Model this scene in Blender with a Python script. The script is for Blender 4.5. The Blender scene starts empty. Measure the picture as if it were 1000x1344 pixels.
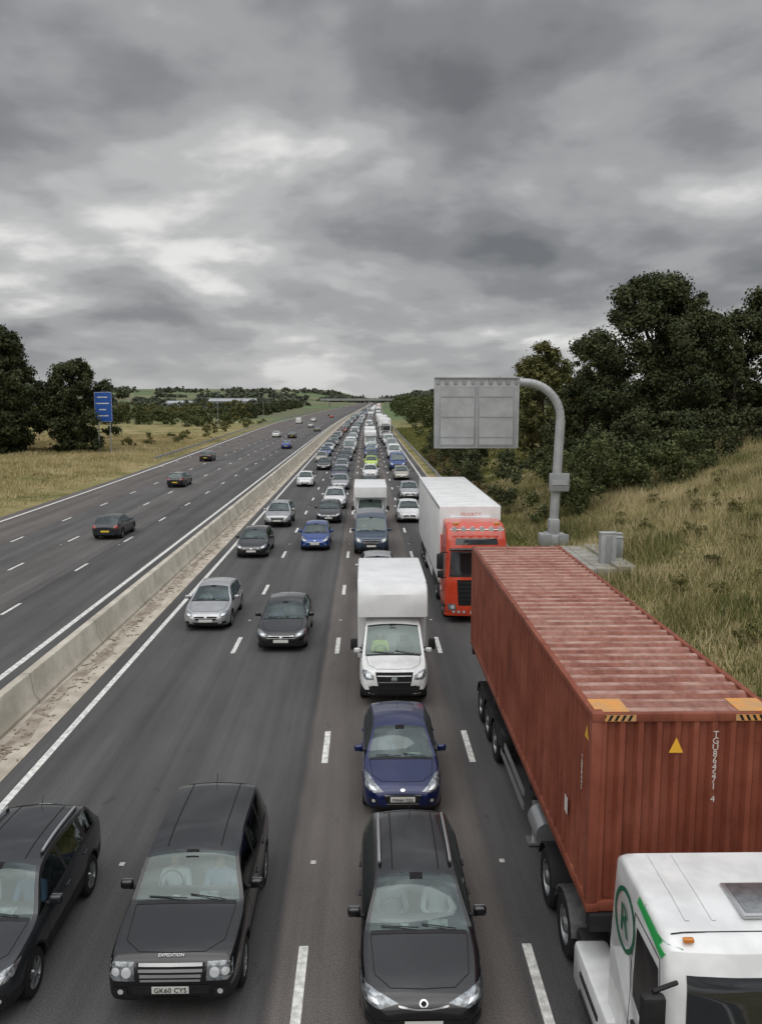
import bpy,bmesh,math,random
import numpy as np
from mathutils import Vector,Matrix
from mathutils.bvhtree import BVHTree
random.seed(7); rng=np.random.default_rng(7)
scene=bpy.context.scene
col=scene.collection
# ------------------------------------------------------------------ helpers
def link(o,parent=None):
    col.objects.link(o)
    if parent: o.parent=parent
    return o
def M(name,c,rough=.5,metal=0.,spec=.5,coat=0.,var=0.,vs=3.,bump=0.,bs=60.,c2=None,det=4):
    m=bpy.data.materials.new(name); m.use_nodes=True
    nt=m.node_tree; b=nt.nodes['Principled BSDF']
    b.inputs['Roughness'].default_value=rough; b.inputs['Metallic'].default_value=metal
    b.inputs['Specular IOR Level'].default_value=spec
    b.inputs['Coat Weight'].default_value=coat; b.inputs['Coat Roughness'].default_value=.04
    b.inputs['Base Color'].default_value=(*c,1)
    tc=nt.nodes.new('ShaderNodeTexCoord')
    cc=c2 if c2 else tuple(max(0,x*(1-var)) for x in c)
    if var>0 or c2:
        n=nt.nodes.new('ShaderNodeTexNoise'); n.inputs['Scale'].default_value=vs; n.inputs['Detail'].default_value=det; n.inputs['Roughness'].default_value=.65
        nt.links.new(tc.outputs['Object'],n.inputs['Vector'])
        r=nt.nodes.new('ShaderNodeValToRGB'); r.color_ramp.elements[0].position=.38; r.color_ramp.elements[1].position=.62
        r.color_ramp.elements[0].color=(*cc,1); r.color_ramp.elements[1].color=(*c,1)
        nt.links.new(n.outputs['Fac'],r.inputs['Fac']); nt.links.new(r.outputs['Color'],b.inputs['Base Color'])
    if bump>0:
        n2=nt.nodes.new('ShaderNodeTexNoise'); n2.inputs['Scale'].default_value=bs; n2.inputs['Detail'].default_value=3
        nt.links.new(tc.outputs['Object'],n2.inputs['Vector'])
        bp=nt.nodes.new('ShaderNodeBump'); bp.inputs['Strength'].default_value=bump; bp.inputs['Distance'].default_value=.02
        nt.links.new(n2.outputs['Fac'],bp.inputs['Height']); nt.links.new(bp.outputs['Normal'],b.inputs['Normal'])
    return m
def paint(name,c,metal=.35,rough=.32,coat=.75):
    return M('paint_'+name,c,rough,metal,.45,coat,var=.15,vs=2.2,det=2)
def glassmat(name,tint,ior=2.0):
    m=bpy.data.materials.new(name); m.use_nodes=True; nt=m.node_tree
    nt.nodes.remove(nt.nodes['Principled BSDF']); out=nt.nodes['Material Output']
    t=nt.nodes.new('ShaderNodeBsdfTransparent'); t.inputs[0].default_value=(*tint,1)
    g=nt.nodes.new('ShaderNodeBsdfGlossy'); g.inputs['Roughness'].default_value=.03; g.inputs['Color'].default_value=(.82,.95,.93,1)
    f=nt.nodes.new('ShaderNodeFresnel'); f.inputs['IOR'].default_value=ior
    mx=nt.nodes.new('ShaderNodeMixShader')
    nt.links.new(f.outputs[0],mx.inputs[0]); nt.links.new(t.outputs[0],mx.inputs[1]); nt.links.new(g.outputs[0],mx.inputs[2]); nt.links.new(mx.outputs[0],out.inputs[0])
    return m
mt={}
mt['glass']=glassmat('window_glass',(.70,.80,.77),1.95)
mt['dglass']=M('dark_glass',(.012,.014,.016),.05,0,.8,.5)
mt['black']=M('black_trim',(.016,.016,.017),.55,0,.4,0,var=.3,vs=6)
mt['chrome']=M('chrome_trim',(.55,.56,.57),.22,1.)
mt['lamp']=M('headlamp_lens',(.34,.37,.39),.12,.5,.6,1.,c2=(.10,.11,.12),vs=14)
mt['bright']=M('lamp_reflector',(.66,.68,.70),.15,.3,.6,1.)
mt['red']=M('tail_lamp',(.28,.012,.01),.2,0,.5,1.)
mt['tyre']=M('tyre_rubber',(.016,.016,.016),.85,0,.3,0,var=.3,vs=8)
mt['rim']=M('alloy_rim',(.36,.37,.38),.35,.8,.5,0,var=.3,vs=9)
mt['plate']=M('plate_white',(.66,.66,.63),.4)
mt['plateY']=M('plate_yellow',(.75,.55,.05),.4)
mt['inter']=M('interior_fabric',(.06,.06,.063),.85,0,.3,0,var=.4,vs=8)
mt['inter2']=M('dashboard',(.10,.10,.102),.6,0,.3,0,var=.3,vs=8)
mt['gap']=M('panel_gap',(.006,.006,.006),.9)
mt['amber']=M('amber_lens',(.6,.2,.02),.25,0,.5,1.)
mt['silver']=M('silver_trim',(.5,.51,.52),.3,.7)
mt['paper']=M('paper_and_clothes',(.6,.62,.6),.9,0,.3,0,c2=(.25,.3,.32),vs=9)
CM=['paint','glass','black','chrome','lamp','red','tyre','rim','plate','plateY','inter','inter2','gap','bright','amber','silver','dglass','paper']
CI={k:i for i,k in enumerate(CM)}
placeholder=paint('placeholder',(.1,.1,.1))
class MB:
    def __init__(s): s.v=[];s.f=[];s.m=[];s.s=[]
    def add(s,vs,fs,m,smooth=True):
        o=len(s.v); s.v+= [tuple(p) for p in vs]
        for i,f in enumerate(fs):
            s.f.append([a+o for a in f]); s.m.append(m[i] if isinstance(m,list) else m); s.s.append(smooth)
    def box(s,c,d,m,bev=0.,rot=None,seg=2,taper=None):
        bm=bmesh.new(); bmesh.ops.create_cube(bm,size=1)
        for v in bm.verts:
            v.co=Vector((v.co.x*d[0],v.co.y*d[1],v.co.z*d[2]))
            if taper and v.co.z>0: v.co.x*=taper[0]; v.co.y*=taper[1]
        if bev>0: bmesh.ops.bevel(bm,geom=bm.edges[:],offset=bev,segments=seg,profile=.5,affect='EDGES')
        mm=Matrix.Translation(Vector(c))
        if rot: mm=mm@rot
        bm.verts.index_update()
        s.add([mm@v.co for v in bm.verts],[[v.index for v in f.verts] for f in bm.faces],m,bev>0); bm.free()
    def cyl(s,p0,p1,r,m,n=12,r2=None,cap=True):
        p0=Vector(p0);p1=Vector(p1);r2=r if r2 is None else r2
        d=(p1-p0).normalized(); a=d.orthogonal().normalized(); b=d.cross(a)
        vs=[];
        for k in range(n):
            t=2*math.pi*k/n; e=a*math.cos(t)+b*math.sin(t); vs.append(p0+e*r); vs.append(p1+e*r2)
        fs=[[2*k,2*((k+1)%n),2*((k+1)%n)+1,2*k+1] for k in range(n)]
        s.add(vs,fs,m,True)
        if cap:
            s.add([vs[2*k] for k in range(n)],[list(range(n))[::-1]],m,False); s.add([vs[2*k+1] for k in range(n)],[list(range(n))],m,False)
    def tube(s,pts,r,m,n=12):
        for a,b in zip(pts[:-1],pts[1:]): s.cyl(a,b,r,m,n)
    def lathe(s,c,prof,m,n=28):   # around X axis; prof list of (r,x)
        vs=[];fs=[]
        for r,x in prof:
            for j in range(n):
                t=2*math.pi*j/n; vs.append((c[0]+x,c[1]+r*math.cos(t),c[2]+r*math.sin(t)))
        for i in range(len(prof)-1):
            for j in range(n): fs.append([i*n+j,i*n+(j+1)%n,(i+1)*n+(j+1)%n,(i+1)*n+j])
        s.add(vs,fs,m,True)
    def quad(s,a,b,c,d,m): s.add([a,b,c,d],[[0,1,2,3]],m,False)
    def mesh(s,name,mats,sharp=32):
        me=bpy.data.meshes.new(name); me.from_pydata(s.v,[],s.f)
        for x in mats: me.materials.append(x)
        me.polygons.foreach_set('material_index',s.m); me.polygons.foreach_set('use_smooth',s.s)
        me.update()
        try: me.set_sharp_from_angle(angle=math.radians(sharp))
        except Exception: pass
        return me
CMATS=[placeholder]+[mt[k] for k in CM[1:]]
def obj(name,me,loc=(0,0,0),rz=0,parent=None):
    o=bpy.data.objects.new(name,me); o.location=loc; o.rotation_euler=(0,0,rz); return link(o,parent)
def setpaint(o,p,slot=0):
    o.material_slots[slot].link='OBJECT'; o.material_slots[slot].material=p
# ------------------------------------------------------------------ road path
def xoff(y):
    y=np.asarray(y,dtype=float)
    t=np.clip((y-150)/300,0,1)
    return .016*300*t*t/2+np.where(y>450,.016*(y-450),0)
def head(y): return -math.atan(.016*min(max((y-150)/300,0),1))
def sm(t): t=np.clip(t,0,1); return t*t*(3-2*t)
def slip(y): return 7.5*sm((np.asarray(y,dtype=float)-50)/320)   # widening of far carriageway
def terr(u,y):
    u=np.asarray(u,dtype=float); y=np.asarray(y,dtype=float)
    z=np.full(np.broadcast(u,y).shape,-.04)
    E=1.2+4.2*(1-sm((y-85)/70))
    z=z+sm((u-8.0)/3.)*.22+E*np.clip((u-11.2)/19.,0,1)**1.05+ .05*np.clip(u-30,0,60)*(1-sm((y-85)/70))
    bump=(np.sin(u*.9+y*.31)*.5+np.sin(u*.37-y*.53+1.)*.7+np.sin(u*1.7+y*1.3)*.25)
    z=z+bump*.17*sm((u-11)/4)
    l=-(28.5+slip(y))-u
    z=z+sm(l/10)*.5+bump*.12*sm((l-1)/5)-1.5*sm((l-40)/60)*(1)
    far=np.hypot(u,y)
    z=z+ (14*sm((far-700)/1500)+34*sm((far-2000)/2500)*(.6+.4*np.sin(u/700.+y/1500.)))*sm((np.abs(u+8)-40-(0))/200)
    z=z+ 10*sm((far-2500)/2500)
    return z
# ------------------------------------------------------------------ ground
def lin(a,b,n): return list(np.linspace(a,b,n))
us=sorted(set([round(x,3) for x in lin(-4500,-600,16)+lin(-600,-120,18)+lin(-120,-24,60)+lin(-24,6.5,6)+lin(7.6,40,60)+lin(40,150,20)+lin(150,700,14)+lin(700,4500,16)]))
ysg=sorted(set([round(x,2) for x in lin(-60,10,10)+lin(10,120,111)+lin(120,300,60)+lin(300,900,50)+lin(900,6000,50)]))
U,Y=np.meshgrid(us,ysg); Z=terr(U,Y); X=U+xoff(Y)
nv=len(us)
vs=np.stack([X,Y,Z],-1).reshape(-1,3).tolist()
fs=[[i*nv+j,i*nv+j+1,(i+1)*nv+j+1,(i+1)*nv+j] for i in range(len(ysg)-1) for j in range(nv-1)]
gm=bpy.data.meshes.new('ground'); gm.from_pydata(vs,[],fs); gm.polygons.foreach_set('use_smooth',[True]*len(fs))
def groundmat():
    m=bpy.data.materials.new('ground_grass'); m.use_nodes=True; nt=m.node_tree; b=nt.nodes['Principled BSDF']
    b.inputs['Roughness'].default_value=.95; b.inputs['Specular IOR Level'].default_value=.15
    g=nt.nodes.new('ShaderNodeNewGeometry')
    def noise(s,d=5,r=.6):
        n=nt.nodes.new('ShaderNodeTexNoise'); n.inputs['Scale'].default_value=s; n.inputs['Detail'].default_value=d; n.inputs['Roughness'].default_value=r
        nt.links.new(g.outputs['Position'],n.inputs['Vector']); return n
    def ramp(src,els):
        r=nt.nodes.new('ShaderNodeValToRGB'); e=r.color_ramp.elements
        e[0].position=els[0][0]; e[0].color=(*els[0][1],1); e[1].position=els[-1][0]; e[1].color=(*els[-1][1],1)
        for p,c in els[1:-1]: q=e.new(p); q.color=(*c,1)
        nt.links.new(src,r.inputs['Fac']); return r
    n1=noise(.12,6,.7); near=ramp(n1.outputs['Fac'],[(.33,(.11,.125,.04)),(.48,(.28,.245,.11)),(.65,(.42,.35,.19))])
    n3=noise(2.5,5,.7); dk=ramp(n3.outputs['Fac'],[(.3,(.6,.6,.55)),(.6,(1,1,1))])
    mu=nt.nodes.new('ShaderNodeMixRGB'); mu.blend_type='MULTIPLY'; mu.inputs[0].default_value=1
    nt.links.new(near.outputs[0],mu.inputs[1]); nt.links.new(dk.outputs[0],mu.inputs[2])
    vo=nt.nodes.new('ShaderNodeTexVoronoi'); vo.inputs['Scale'].default_value=.0042
    nt.links.new(g.outputs['Position'],vo.inputs['Vector'])
    sp=nt.nodes.new('ShaderNodeSeparateColor'); nt.links.new(vo.outputs['Color'],sp.inputs[0])
    hazed_fld=ramp(sp.outputs[0],[(.0,(.11,.14,.075)),(.4,(.13,.175,.085)),(.6,(.19,.18,.11)),(.8,(.10,.12,.068)),(1,(.22,.195,.13))])  # field greens muted, so the colours themselves carry the distance haze
    s=nt.nodes.new('ShaderNodeSeparateXYZ'); nt.links.new(g.outputs['Position'],s.inputs[0])
    mr=nt.nodes.new('ShaderNodeMapRange'); mr.inputs[1].default_value=260; mr.inputs[2].default_value=380; nt.links.new(s.outputs['Y'],mr.inputs[0])
    mx=nt.nodes.new('ShaderNodeMixRGB'); nt.links.new(mr.outputs[0],mx.inputs[0]); nt.links.new(mu.outputs[0],mx.inputs[1]); nt.links.new(hazed_fld.outputs[0],mx.inputs[2])
    nt.links.new(mx.outputs[0],b.inputs['Base Color'])
    bp=nt.nodes.new('ShaderNodeBump'); bp.inputs['Distance'].default_value=.25; bp.inputs['Strength'].default_value=.8
    nt.links.new(n3.outputs['Fac'],bp.inputs['Height']); nt.links.new(bp.outputs[0],b.inputs['Normal'])
    return m
gm.materials.append(groundmat()); obj('ground',gm)
# ------------------------------------------------------------------ road strips
ysr=sorted(set([round(x,2) for x in lin(-40,150,39)+lin(150,600,46)+lin(600,3200,40)]))
def strip(name,u0,u1,z,mat,ys=ysr,zf=None):
    vs=[];uv=[]
    for y in ys:
        a=u0(y) if callable(u0) else u0; b=u1(y) if callable(u1) else u1; o=float(xoff(y))
        vs+=[(a+o,y,z),(b+o,y,z)]; uv+=[(a,y),(b,y)]
    fs=[[2*i,2*i+1,2*i+3,2*i+2] for i in range(len(ys)-1)]
    me=bpy.data.meshes.new(name); me.from_pydata(vs,[],fs); me.materials.append(mat)
    l=me.uv_layers.new(name='UVMap')
    for lp in me.loops: l.data[lp.index].uv=uv[lp.vertex_index]
    return obj(name,me)
def roadmat(name,bands,tracks):
    m=bpy.data.materials.new(name); m.use_nodes=True; nt=m.node_tree; b=nt.nodes['Principled BSDF']
    uvn=nt.nodes.new('ShaderNodeUVMap'); sp=nt.nodes.new('ShaderNodeSeparateXYZ'); nt.links.new(uvn.outputs[0],sp.inputs[0])
    mr=nt.nodes.new('ShaderNodeMapRange'); mr.inputs[1].default_value=-36; mr.inputs[2].default_value=8
    n0=nt.nodes.new('ShaderNodeTexNoise'); n0.inputs['Scale'].default_value=.6; nt.links.new(uvn.outputs[0],n0.inputs['Vector'])
    ma=nt.nodes.new('ShaderNodeMath'); ma.operation='MULTIPLY_ADD'; ma.inputs[1].default_value=.12; nt.links.new(n0.outputs['Fac'],ma.inputs[0]); nt.links.new(sp.outputs['X'],ma.inputs[2])
    nt.links.new(ma.outputs[0],mr.inputs[0])
    r=nt.nodes.new('ShaderNodeValToRGB'); e=r.color_ramp.elements
    pos=[((u+36)/44,c) for u,c in bands]
    e[0].position=pos[0][0]; e[0].color=(*pos[0][1],1); e[1].position=pos[-1][0]; e[1].color=(*pos[-1][1],1)
    for p,c in pos[1:-1]: q=e.new(p); q.color=(*c,1)
    nt.links.new(mr.outputs[0],r.inputs['Fac'])
    def mapped(sx,sy,scale,det,lo,hi,a,bb):
        mp=nt.nodes.new('ShaderNodeMapping'); mp.inputs['Scale'].default_value=(sx,sy,1); nt.links.new(uvn.outputs[0],mp.inputs[0])
        n=nt.nodes.new('ShaderNodeTexNoise'); n.inputs['Scale'].default_value=scale; n.inputs['Detail'].default_value=det; n.inputs['Roughness'].default_value=.65
        nt.links.new(mp.outputs[0],n.inputs['Vector'])
        q=nt.nodes.new('ShaderNodeMapRange'); q.inputs[1].default_value=lo; q.inputs[2].default_value=hi; q.inputs[3].default_value=a; q.inputs[4].default_value=bb
        nt.links.new(n.outputs['Fac'],q.inputs[0]); return q,n
    q1,_=mapped(1,.025,1.6,4,.35,.65,.80,1.18)
    q2,_=mapped(1,.35,.35,5,.35,.65,.84,1.14)
    q3,n3=mapped(1,1,38,2,.3,.7,.6,1.4)
    q5,_=mapped(1,.5,2.2,3,.64,.74,1.,.72)       # oil spots and stains
    tr=nt.nodes.new('ShaderNodeMath'); tr.operation='MULTIPLY_ADD'; tr.inputs[1].default_value=2*math.pi/1.825; tr.inputs[2].default_value=tracks; nt.links.new(sp.outputs['X'],tr.inputs[0])
    ts=nt.nodes.new('ShaderNodeMath'); ts.operation='SINE'; nt.links.new(tr.outputs[0],ts.inputs[0])
    q4=nt.nodes.new('ShaderNodeMapRange'); q4.inputs[1].default_value=-1; q4.inputs[2].default_value=1; q4.inputs[3].default_value=.93; q4.inputs[4].default_value=1.07; nt.links.new(ts.outputs[0],q4.inputs[0])
    cur=r.outputs[0]
    for q in (q1,q2,q3,q4,q5):
        x=nt.nodes.new('ShaderNodeVectorMath'); x.operation='SCALE'; nt.links.new(cur,x.inputs[0]); nt.links.new(q.outputs[0],x.inputs['Scale']); cur=x.outputs[0]
    nt.links.new(cur,b.inputs['Base Color']); b.inputs['Roughness'].default_value=.78; b.inputs['Specular IOR Level'].default_value=.35
    bp=nt.nodes.new('ShaderNodeBump'); bp.inputs['Distance'].default_value=.006; bp.inputs['Strength'].default_value=.6
    nt.links.new(n3.outputs['Fac'],bp.inputs['Height']); nt.links.new(bp.outputs[0],b.inputs['Normal'])
    return m
dk=(.080,.0775,.077); br=(.114,.102,.095); md=(.096,.092,.090); seam=(.04,.038,.037)
mr1=roadmat('asphalt_near',[(-8.6,md),(-8.0,dk),(-4.72,dk),(-4.65,seam),(-4.58,dk),(-1.5,dk),(-1.42,seam),(-1.35,br),(2.30,br),(2.38,(.08,.074,.07)),(2.46,dk),(6.0,dk),(6.9,md)],.3)
mr2=roadmat('asphalt_far',[(-36,br),(-22.1,br),(-22,seam),(-21.9,md),(-18.6,md),(-18.5,(.105,.098,.094)),(-15.1,(.10,.096,.093)),(-15.,seam),(-14.9,dk),(-11,dk)],1.)
strip('road',-8.45,6.9,0.,mr1)
strip('road',lambda y:-27.2-slip(y),-10.55,0.,mr2)
conc=M('median_concrete',(.54,.49,.41),.9,0,.3,0,c2=(.37,.33,.27),vs=1.1,bump=.5,bs=30)
strip('median_pavement',-10.55,-8.45,.012,conc)
white=M('road_paint_white',(.80,.80,.77),.65,0,.4,0,c2=(.46,.46,.44),vs=6)
strip('edge_line',-8.02,-7.84,.006,white); strip('edge_line',6.1,6.3,.006,white)
strip('edge_line',-11.72,-11.5,.006,white); strip('edge_line',lambda y:-26.4-slip(y),lambda y:-26.15-slip(y),.006,white)
mk=MB()
def dash(u,y0,L=2.,w=.12,uf=0):
    a=float(xoff(y0));b=float(xoff(y0+L)); mk.quad((u-w/2+a,y0,.006),(u+w/2+a,y0,.006),(u+w/2+b,y0+L,.006),(u-w/2+b,y0+L,.006),0)
for u,ph in ((2.59,10.8),(-1.02,10.8),(-4.65,10.9),(-14.95,7.4),(-18.45,7.6),(-21.95,7.5)):
    for k in range(-4,75):
        if u==-4.65 and ph+9*k<28: continue
        dash(u,ph+9*k,w=.15)
for k in range(12,60): dash(-26.6,ph+9*k-4,1.,.2)
obj('lane_marking',mk.mesh('lane_marking',[white]))
st=MB()
for u in (2.59,-1.02,-4.65,-14.95,-18.45):
    for k in range(0,9): st.box((u,15.3+18*k,.012),(.1,.12,.02),0,.006)
obj('road_studs',st.mesh('road_studs',[M('road_stud',(.5,.5,.47),.4)]))
kb=MB()
def extr(prof,ys,m,mb,ua=0.):
    n=len(prof); vs=[]
    for y in ys:
        o=float(xoff(y))+(ua(y) if callable(ua) else ua); vs+=[(p[0]+o,y,p[1]) for p in prof]
    fs=[[i*n+j,i*n+j+1,(i+1)*n+j+1,(i+1)*n+j] for i in range(len(ys)-1) for j in range(n-1)]
    mb.add(vs,fs,m,False)
extr([(6.9,-.02),(6.9,.1),(6.92,.12),(7.05,.12),(7.05,-.1)],ysr,0,kb)
obj('kerb',kb.mesh('kerb',[conc]))
bar=MB()
prof=[(-.36,.0),(-.36,.10),(-.22,.32),(-.15,.86),(-.12,.9),(.12,.9),(.15,.86),(.22,.32),(.36,.10),(.36,.0)]
extr([(p[0]-9.85,p[1]+.012) for p in prof],ysr,0,bar)
for k in range(-3,60):
    y=6+6.*k; o=float(xoff(y)); 
    bar.add([(p[0]*1.012-9.85+o,y+dy,p[1]*1.004+.013) for dy in (0,.03) for p in prof],[[j,j+1,len(prof)+j+1,len(prof)+j] for j in range(len(prof)-1)],1,False)
obj('concrete_barrier',bar.mesh('concrete_barrier',[M('barrier_concrete',(.58,.54,.46),.85,0,.3,0,c2=(.40,.37,.305),vs=.8,bump=.4,bs=18,det=6),M('joint_dark',(.16,.14,.12),.9)]))
dr=MB()
for k in range(1100):
    y=8+rng.random()**1.5*160; u=-9.05+rng.normal()*.2; s=.02+.05*rng.random(); 
    if -9.45<u<-8.5: dr.box((u+float(xoff(y)),y,.02),(s,s*rng.uniform(1,4),.02),0,0,Matrix.Rotation(rng.random()*3,4,'Z'))
obj('roadside_debris',dr.mesh('roadside_debris',[M('debris',(.16,.13,.10),.95,c2=(.28,.24,.18),vs=3)]))
strip('dirt_strip',lambda y:-9.32+.08*math.sin(y*.7)+.05*math.sin(y*2.1),lambda y:-8.93+.12*math.sin(y*.9+1)+.06*math.sin(y*2.7),.017,M('dirt',(.24,.20,.155),.95,0,.2,0,c2=(.44,.395,.33),vs=1.6,det=6),ys=lin(-5,300,300))
# ------------------------------------------------------------------ guard rails
galv=M('galvanised_steel',(.42,.44,.45),.45,.6,.5,0,var=.25,vs=2)
def rail(u,y0,y1,side=1,name='guard_rail'):
    mb=MB(); ys=lin(y0,y1,max(2,int((y1-y0)/4)+1))
    uf=u if callable(u) else (lambda y:u)
    base=lambda y:float(terr(uf(y),y))
    n=7; pr=[(0,.42),(.05,.47),(.05,.53),(0,.58),(.05,.63),(.05,.69),(0,.74)]
    vs=[]
    for y in ys:
        o=float(xoff(y))+uf(y); zz=base(y); vs+=[(o-side*p[0],y,zz+p[1]) for p in pr]
    fs=[[i*n+j,i*n+j+1,(i+1)*n+j+1,(i+1)*n+j] for i in range(len(ys)-1) for j in range(n-1)]
    mb.add(vs,fs,0,False)
    for y in ys[::1]:
        o=float(xoff(y))+uf(y); mb.box((o+side*.08,y,base(y)+.34),(.09,.06,.75),0)
    obj(name,mb.mesh(name,[galv]))
rail(7.9,30,520); rail(lambda y:-28.6-float(slip(y)),120,600,-1)
# ------------------------------------------------------------------ vehicle body builder
def pchip(keys):
    x=np.array([k[0] for k in keys],float); y=np.array([k[1] for k in keys],float)
    h=np.diff(x); d=np.diff(y)/h; m=np.zeros(len(x))
    for i in range(1,len(x)-1):
        if d[i-1]*d[i]>0:
            w1=2*h[i]+h[i-1];w2=h[i]+2*h[i-1]; m[i]=(w1+w2)/(w1/d[i-1]+w2/d[i])
    m[0]=d[0];m[-1]=d[-1]
    def f(t):
        t=min(max(t,x[0]),x[-1]); i=min(int(np.searchsorted(x,t,'right')-1),len(x)-2)
        s=(t-x[i])/h[i]
        return float((2*s**3-3*s*s+1)*y[i]+(s**3-2*s*s+s)*h[i]*m[i]+(-2*s**3+3*s*s)*y[i+1]+(s**3-s*s)*h[i]*m[i+1])
    return f
def wheel(mb,x,y,R,wd,side,truck=False,spokes=5,rimm='rim'):
    o=side; c=(x,y,R)
    mb.lathe(c,[(.62*R,-.5*wd),(.9*R,-.5*wd),(R,-.36*wd),(R,.36*wd),(.9*R,.5*wd),(.66*R,.5*wd),(.62*R,.44*wd)],CI['tyre'])
    xo=side*.5*wd
    if truck:
        mb.lathe(c,[(.62*R,xo*.95),(.55*R,xo*.9),(.5*R,xo*.2),(.3*R,xo*.2),(.27*R,xo*.8),(.2*R,xo*1.05),(0.01,xo*1.08)],CI['rim'],20)
        for k in range(8):
            t=k*math.pi/4; mb.box((x+xo*.3,y+.38*R*math.cos(t),R+.38*R*math.sin(t)),(.05,.04,.04),CI['silver'])
    else:
        mb.lathe(c,[(.66*R,xo*.95),(.6*R,xo*.9),(.57*R,xo*.4)],CI[rimm])
        mb.lathe(c,[(.6*R,xo*.35),(.01,xo*.35)],CI['gap'])
        mb.lathe(c,[(.18*R,xo*.5),(.15*R,xo*.86),(.01,xo*.88)],CI[rimm],14)
        for k in range(spokes):
            t=2*math.pi*k/spokes+.3
            for dt in (-.13,.13):
                a=t+dt; mb.box((x+xo*.74,y+.37*R*math.cos(a),R+.37*R*math.sin(a)),(.04,.5*R,.07*R),CI[rimm],0,Matrix.Rotation(a,4,'X'))
def resample(poly,sp,closed=True):
    out=[]; n=len(poly)
    for i in range(n if closed else n-1):
        a=poly[i];b=poly[(i+1)%n]; L=math.hypot(b[0]-a[0],b[1]-a[1]); k=max(1,int(math.ceil(L/sp)))
        for j in range(k): out.append((a[0]+(b[0]-a[0])*j/k,a[1]+(b[1]-a[1])*j/k))
    if not closed: out.append(poly[-1])
    return out
class Caster:
    def __init__(s,me): 
        s.b=BVHTree.FromPolygons([v.co.copy() for v in me.vertices],[list(p.vertices) for p in me.polygons])
    def ray(s,o,d,off):
        l,n,i,t=s.b.ray_cast(Vector(o),Vector(d))
        if l is None:
            return None
        if n.dot(Vector(d))>0: n=-n
        return l+n*off
    def front(s,off=.006): return lambda p:s.ray((p[0],-2,p[1]),(0,1,0),off)
    def rear(s,off=.006): return lambda p:s.ray((p[0],40,p[1]),(0,-1,0),off)
    def top(s,off=.006): return lambda p:s.ray((p[0],p[1],9),(0,0,-1),off)
    def side(s,sg,off=.006): return lambda p:s.ray((sg*4,p[0],p[1]),(-sg,0,0),off)
def patch(mb,cast,poly,m,sp=.06,rings=4):
    bd=resample(poly,sp); n=len(bd); cx=sum(p[0] for p in bd)/n; cy=sum(p[1] for p in bd)/n
    pts=[(cx,cy)]
    for r in range(1,rings+1):
        t=r/rings; pts+=[(cx+(p[0]-cx)*t,cy+(p[1]-cy)*t) for p in bd]
    q=[cast(p) for p in pts]; fs=[]
    for j in range(n): fs.append([0,1+j,1+(j+1)%n])
    for r in range(rings-1):
        for j in range(n): fs.append([1+r*n+j,1+(r+1)*n+j,1+(r+1)*n+(j+1)%n,1+r*n+(j+1)%n])
    fs=[f for f in fs if all(q[i] is not None for i in f)]
    q=[p if p is not None else Vector((0,1,.5)) for p in q]
    mb.add(q,fs,m,True)
def ribbon(mb,cast,pts,w,m,sp=.06,closed=False):
    pp=resample(pts,sp,closed)
    if closed: pp.append(pp[0])
    vs=[]
    for i,p in enumerate(pp):
        a=pp[max(i-1,0)];b=pp[min(i+1,len(pp)-1)]; dx,dy=b[0]-a[0],b[1]-a[1]; L=math.hypot(dx,dy) or 1
        nx,ny=-dy/L*w/2,dx/L*w/2; vs+=[cast((p[0]+nx,p[1]+ny)),cast((p[0]-nx,p[1]-ny))]
    fs=[[2*i,2*i+1,2*i+3,2*i+2] for i in range(len(pp)-1)]
    fs=[f for f in fs if all(vs[i] is not None for i in f) and (vs[f[0]]-vs[f[3]]).length<.3]
    vs=[v if v is not None else Vector((0,1,.5)) for v in vs]
    mb.add(vs,fs,m,True)
def circ(x,z,r,n=14,e=1): return [(x+r*math.cos(2*math.pi*k/n),z+r*e*math.sin(2*math.pi*k/n)) for k in range(n)]
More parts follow.
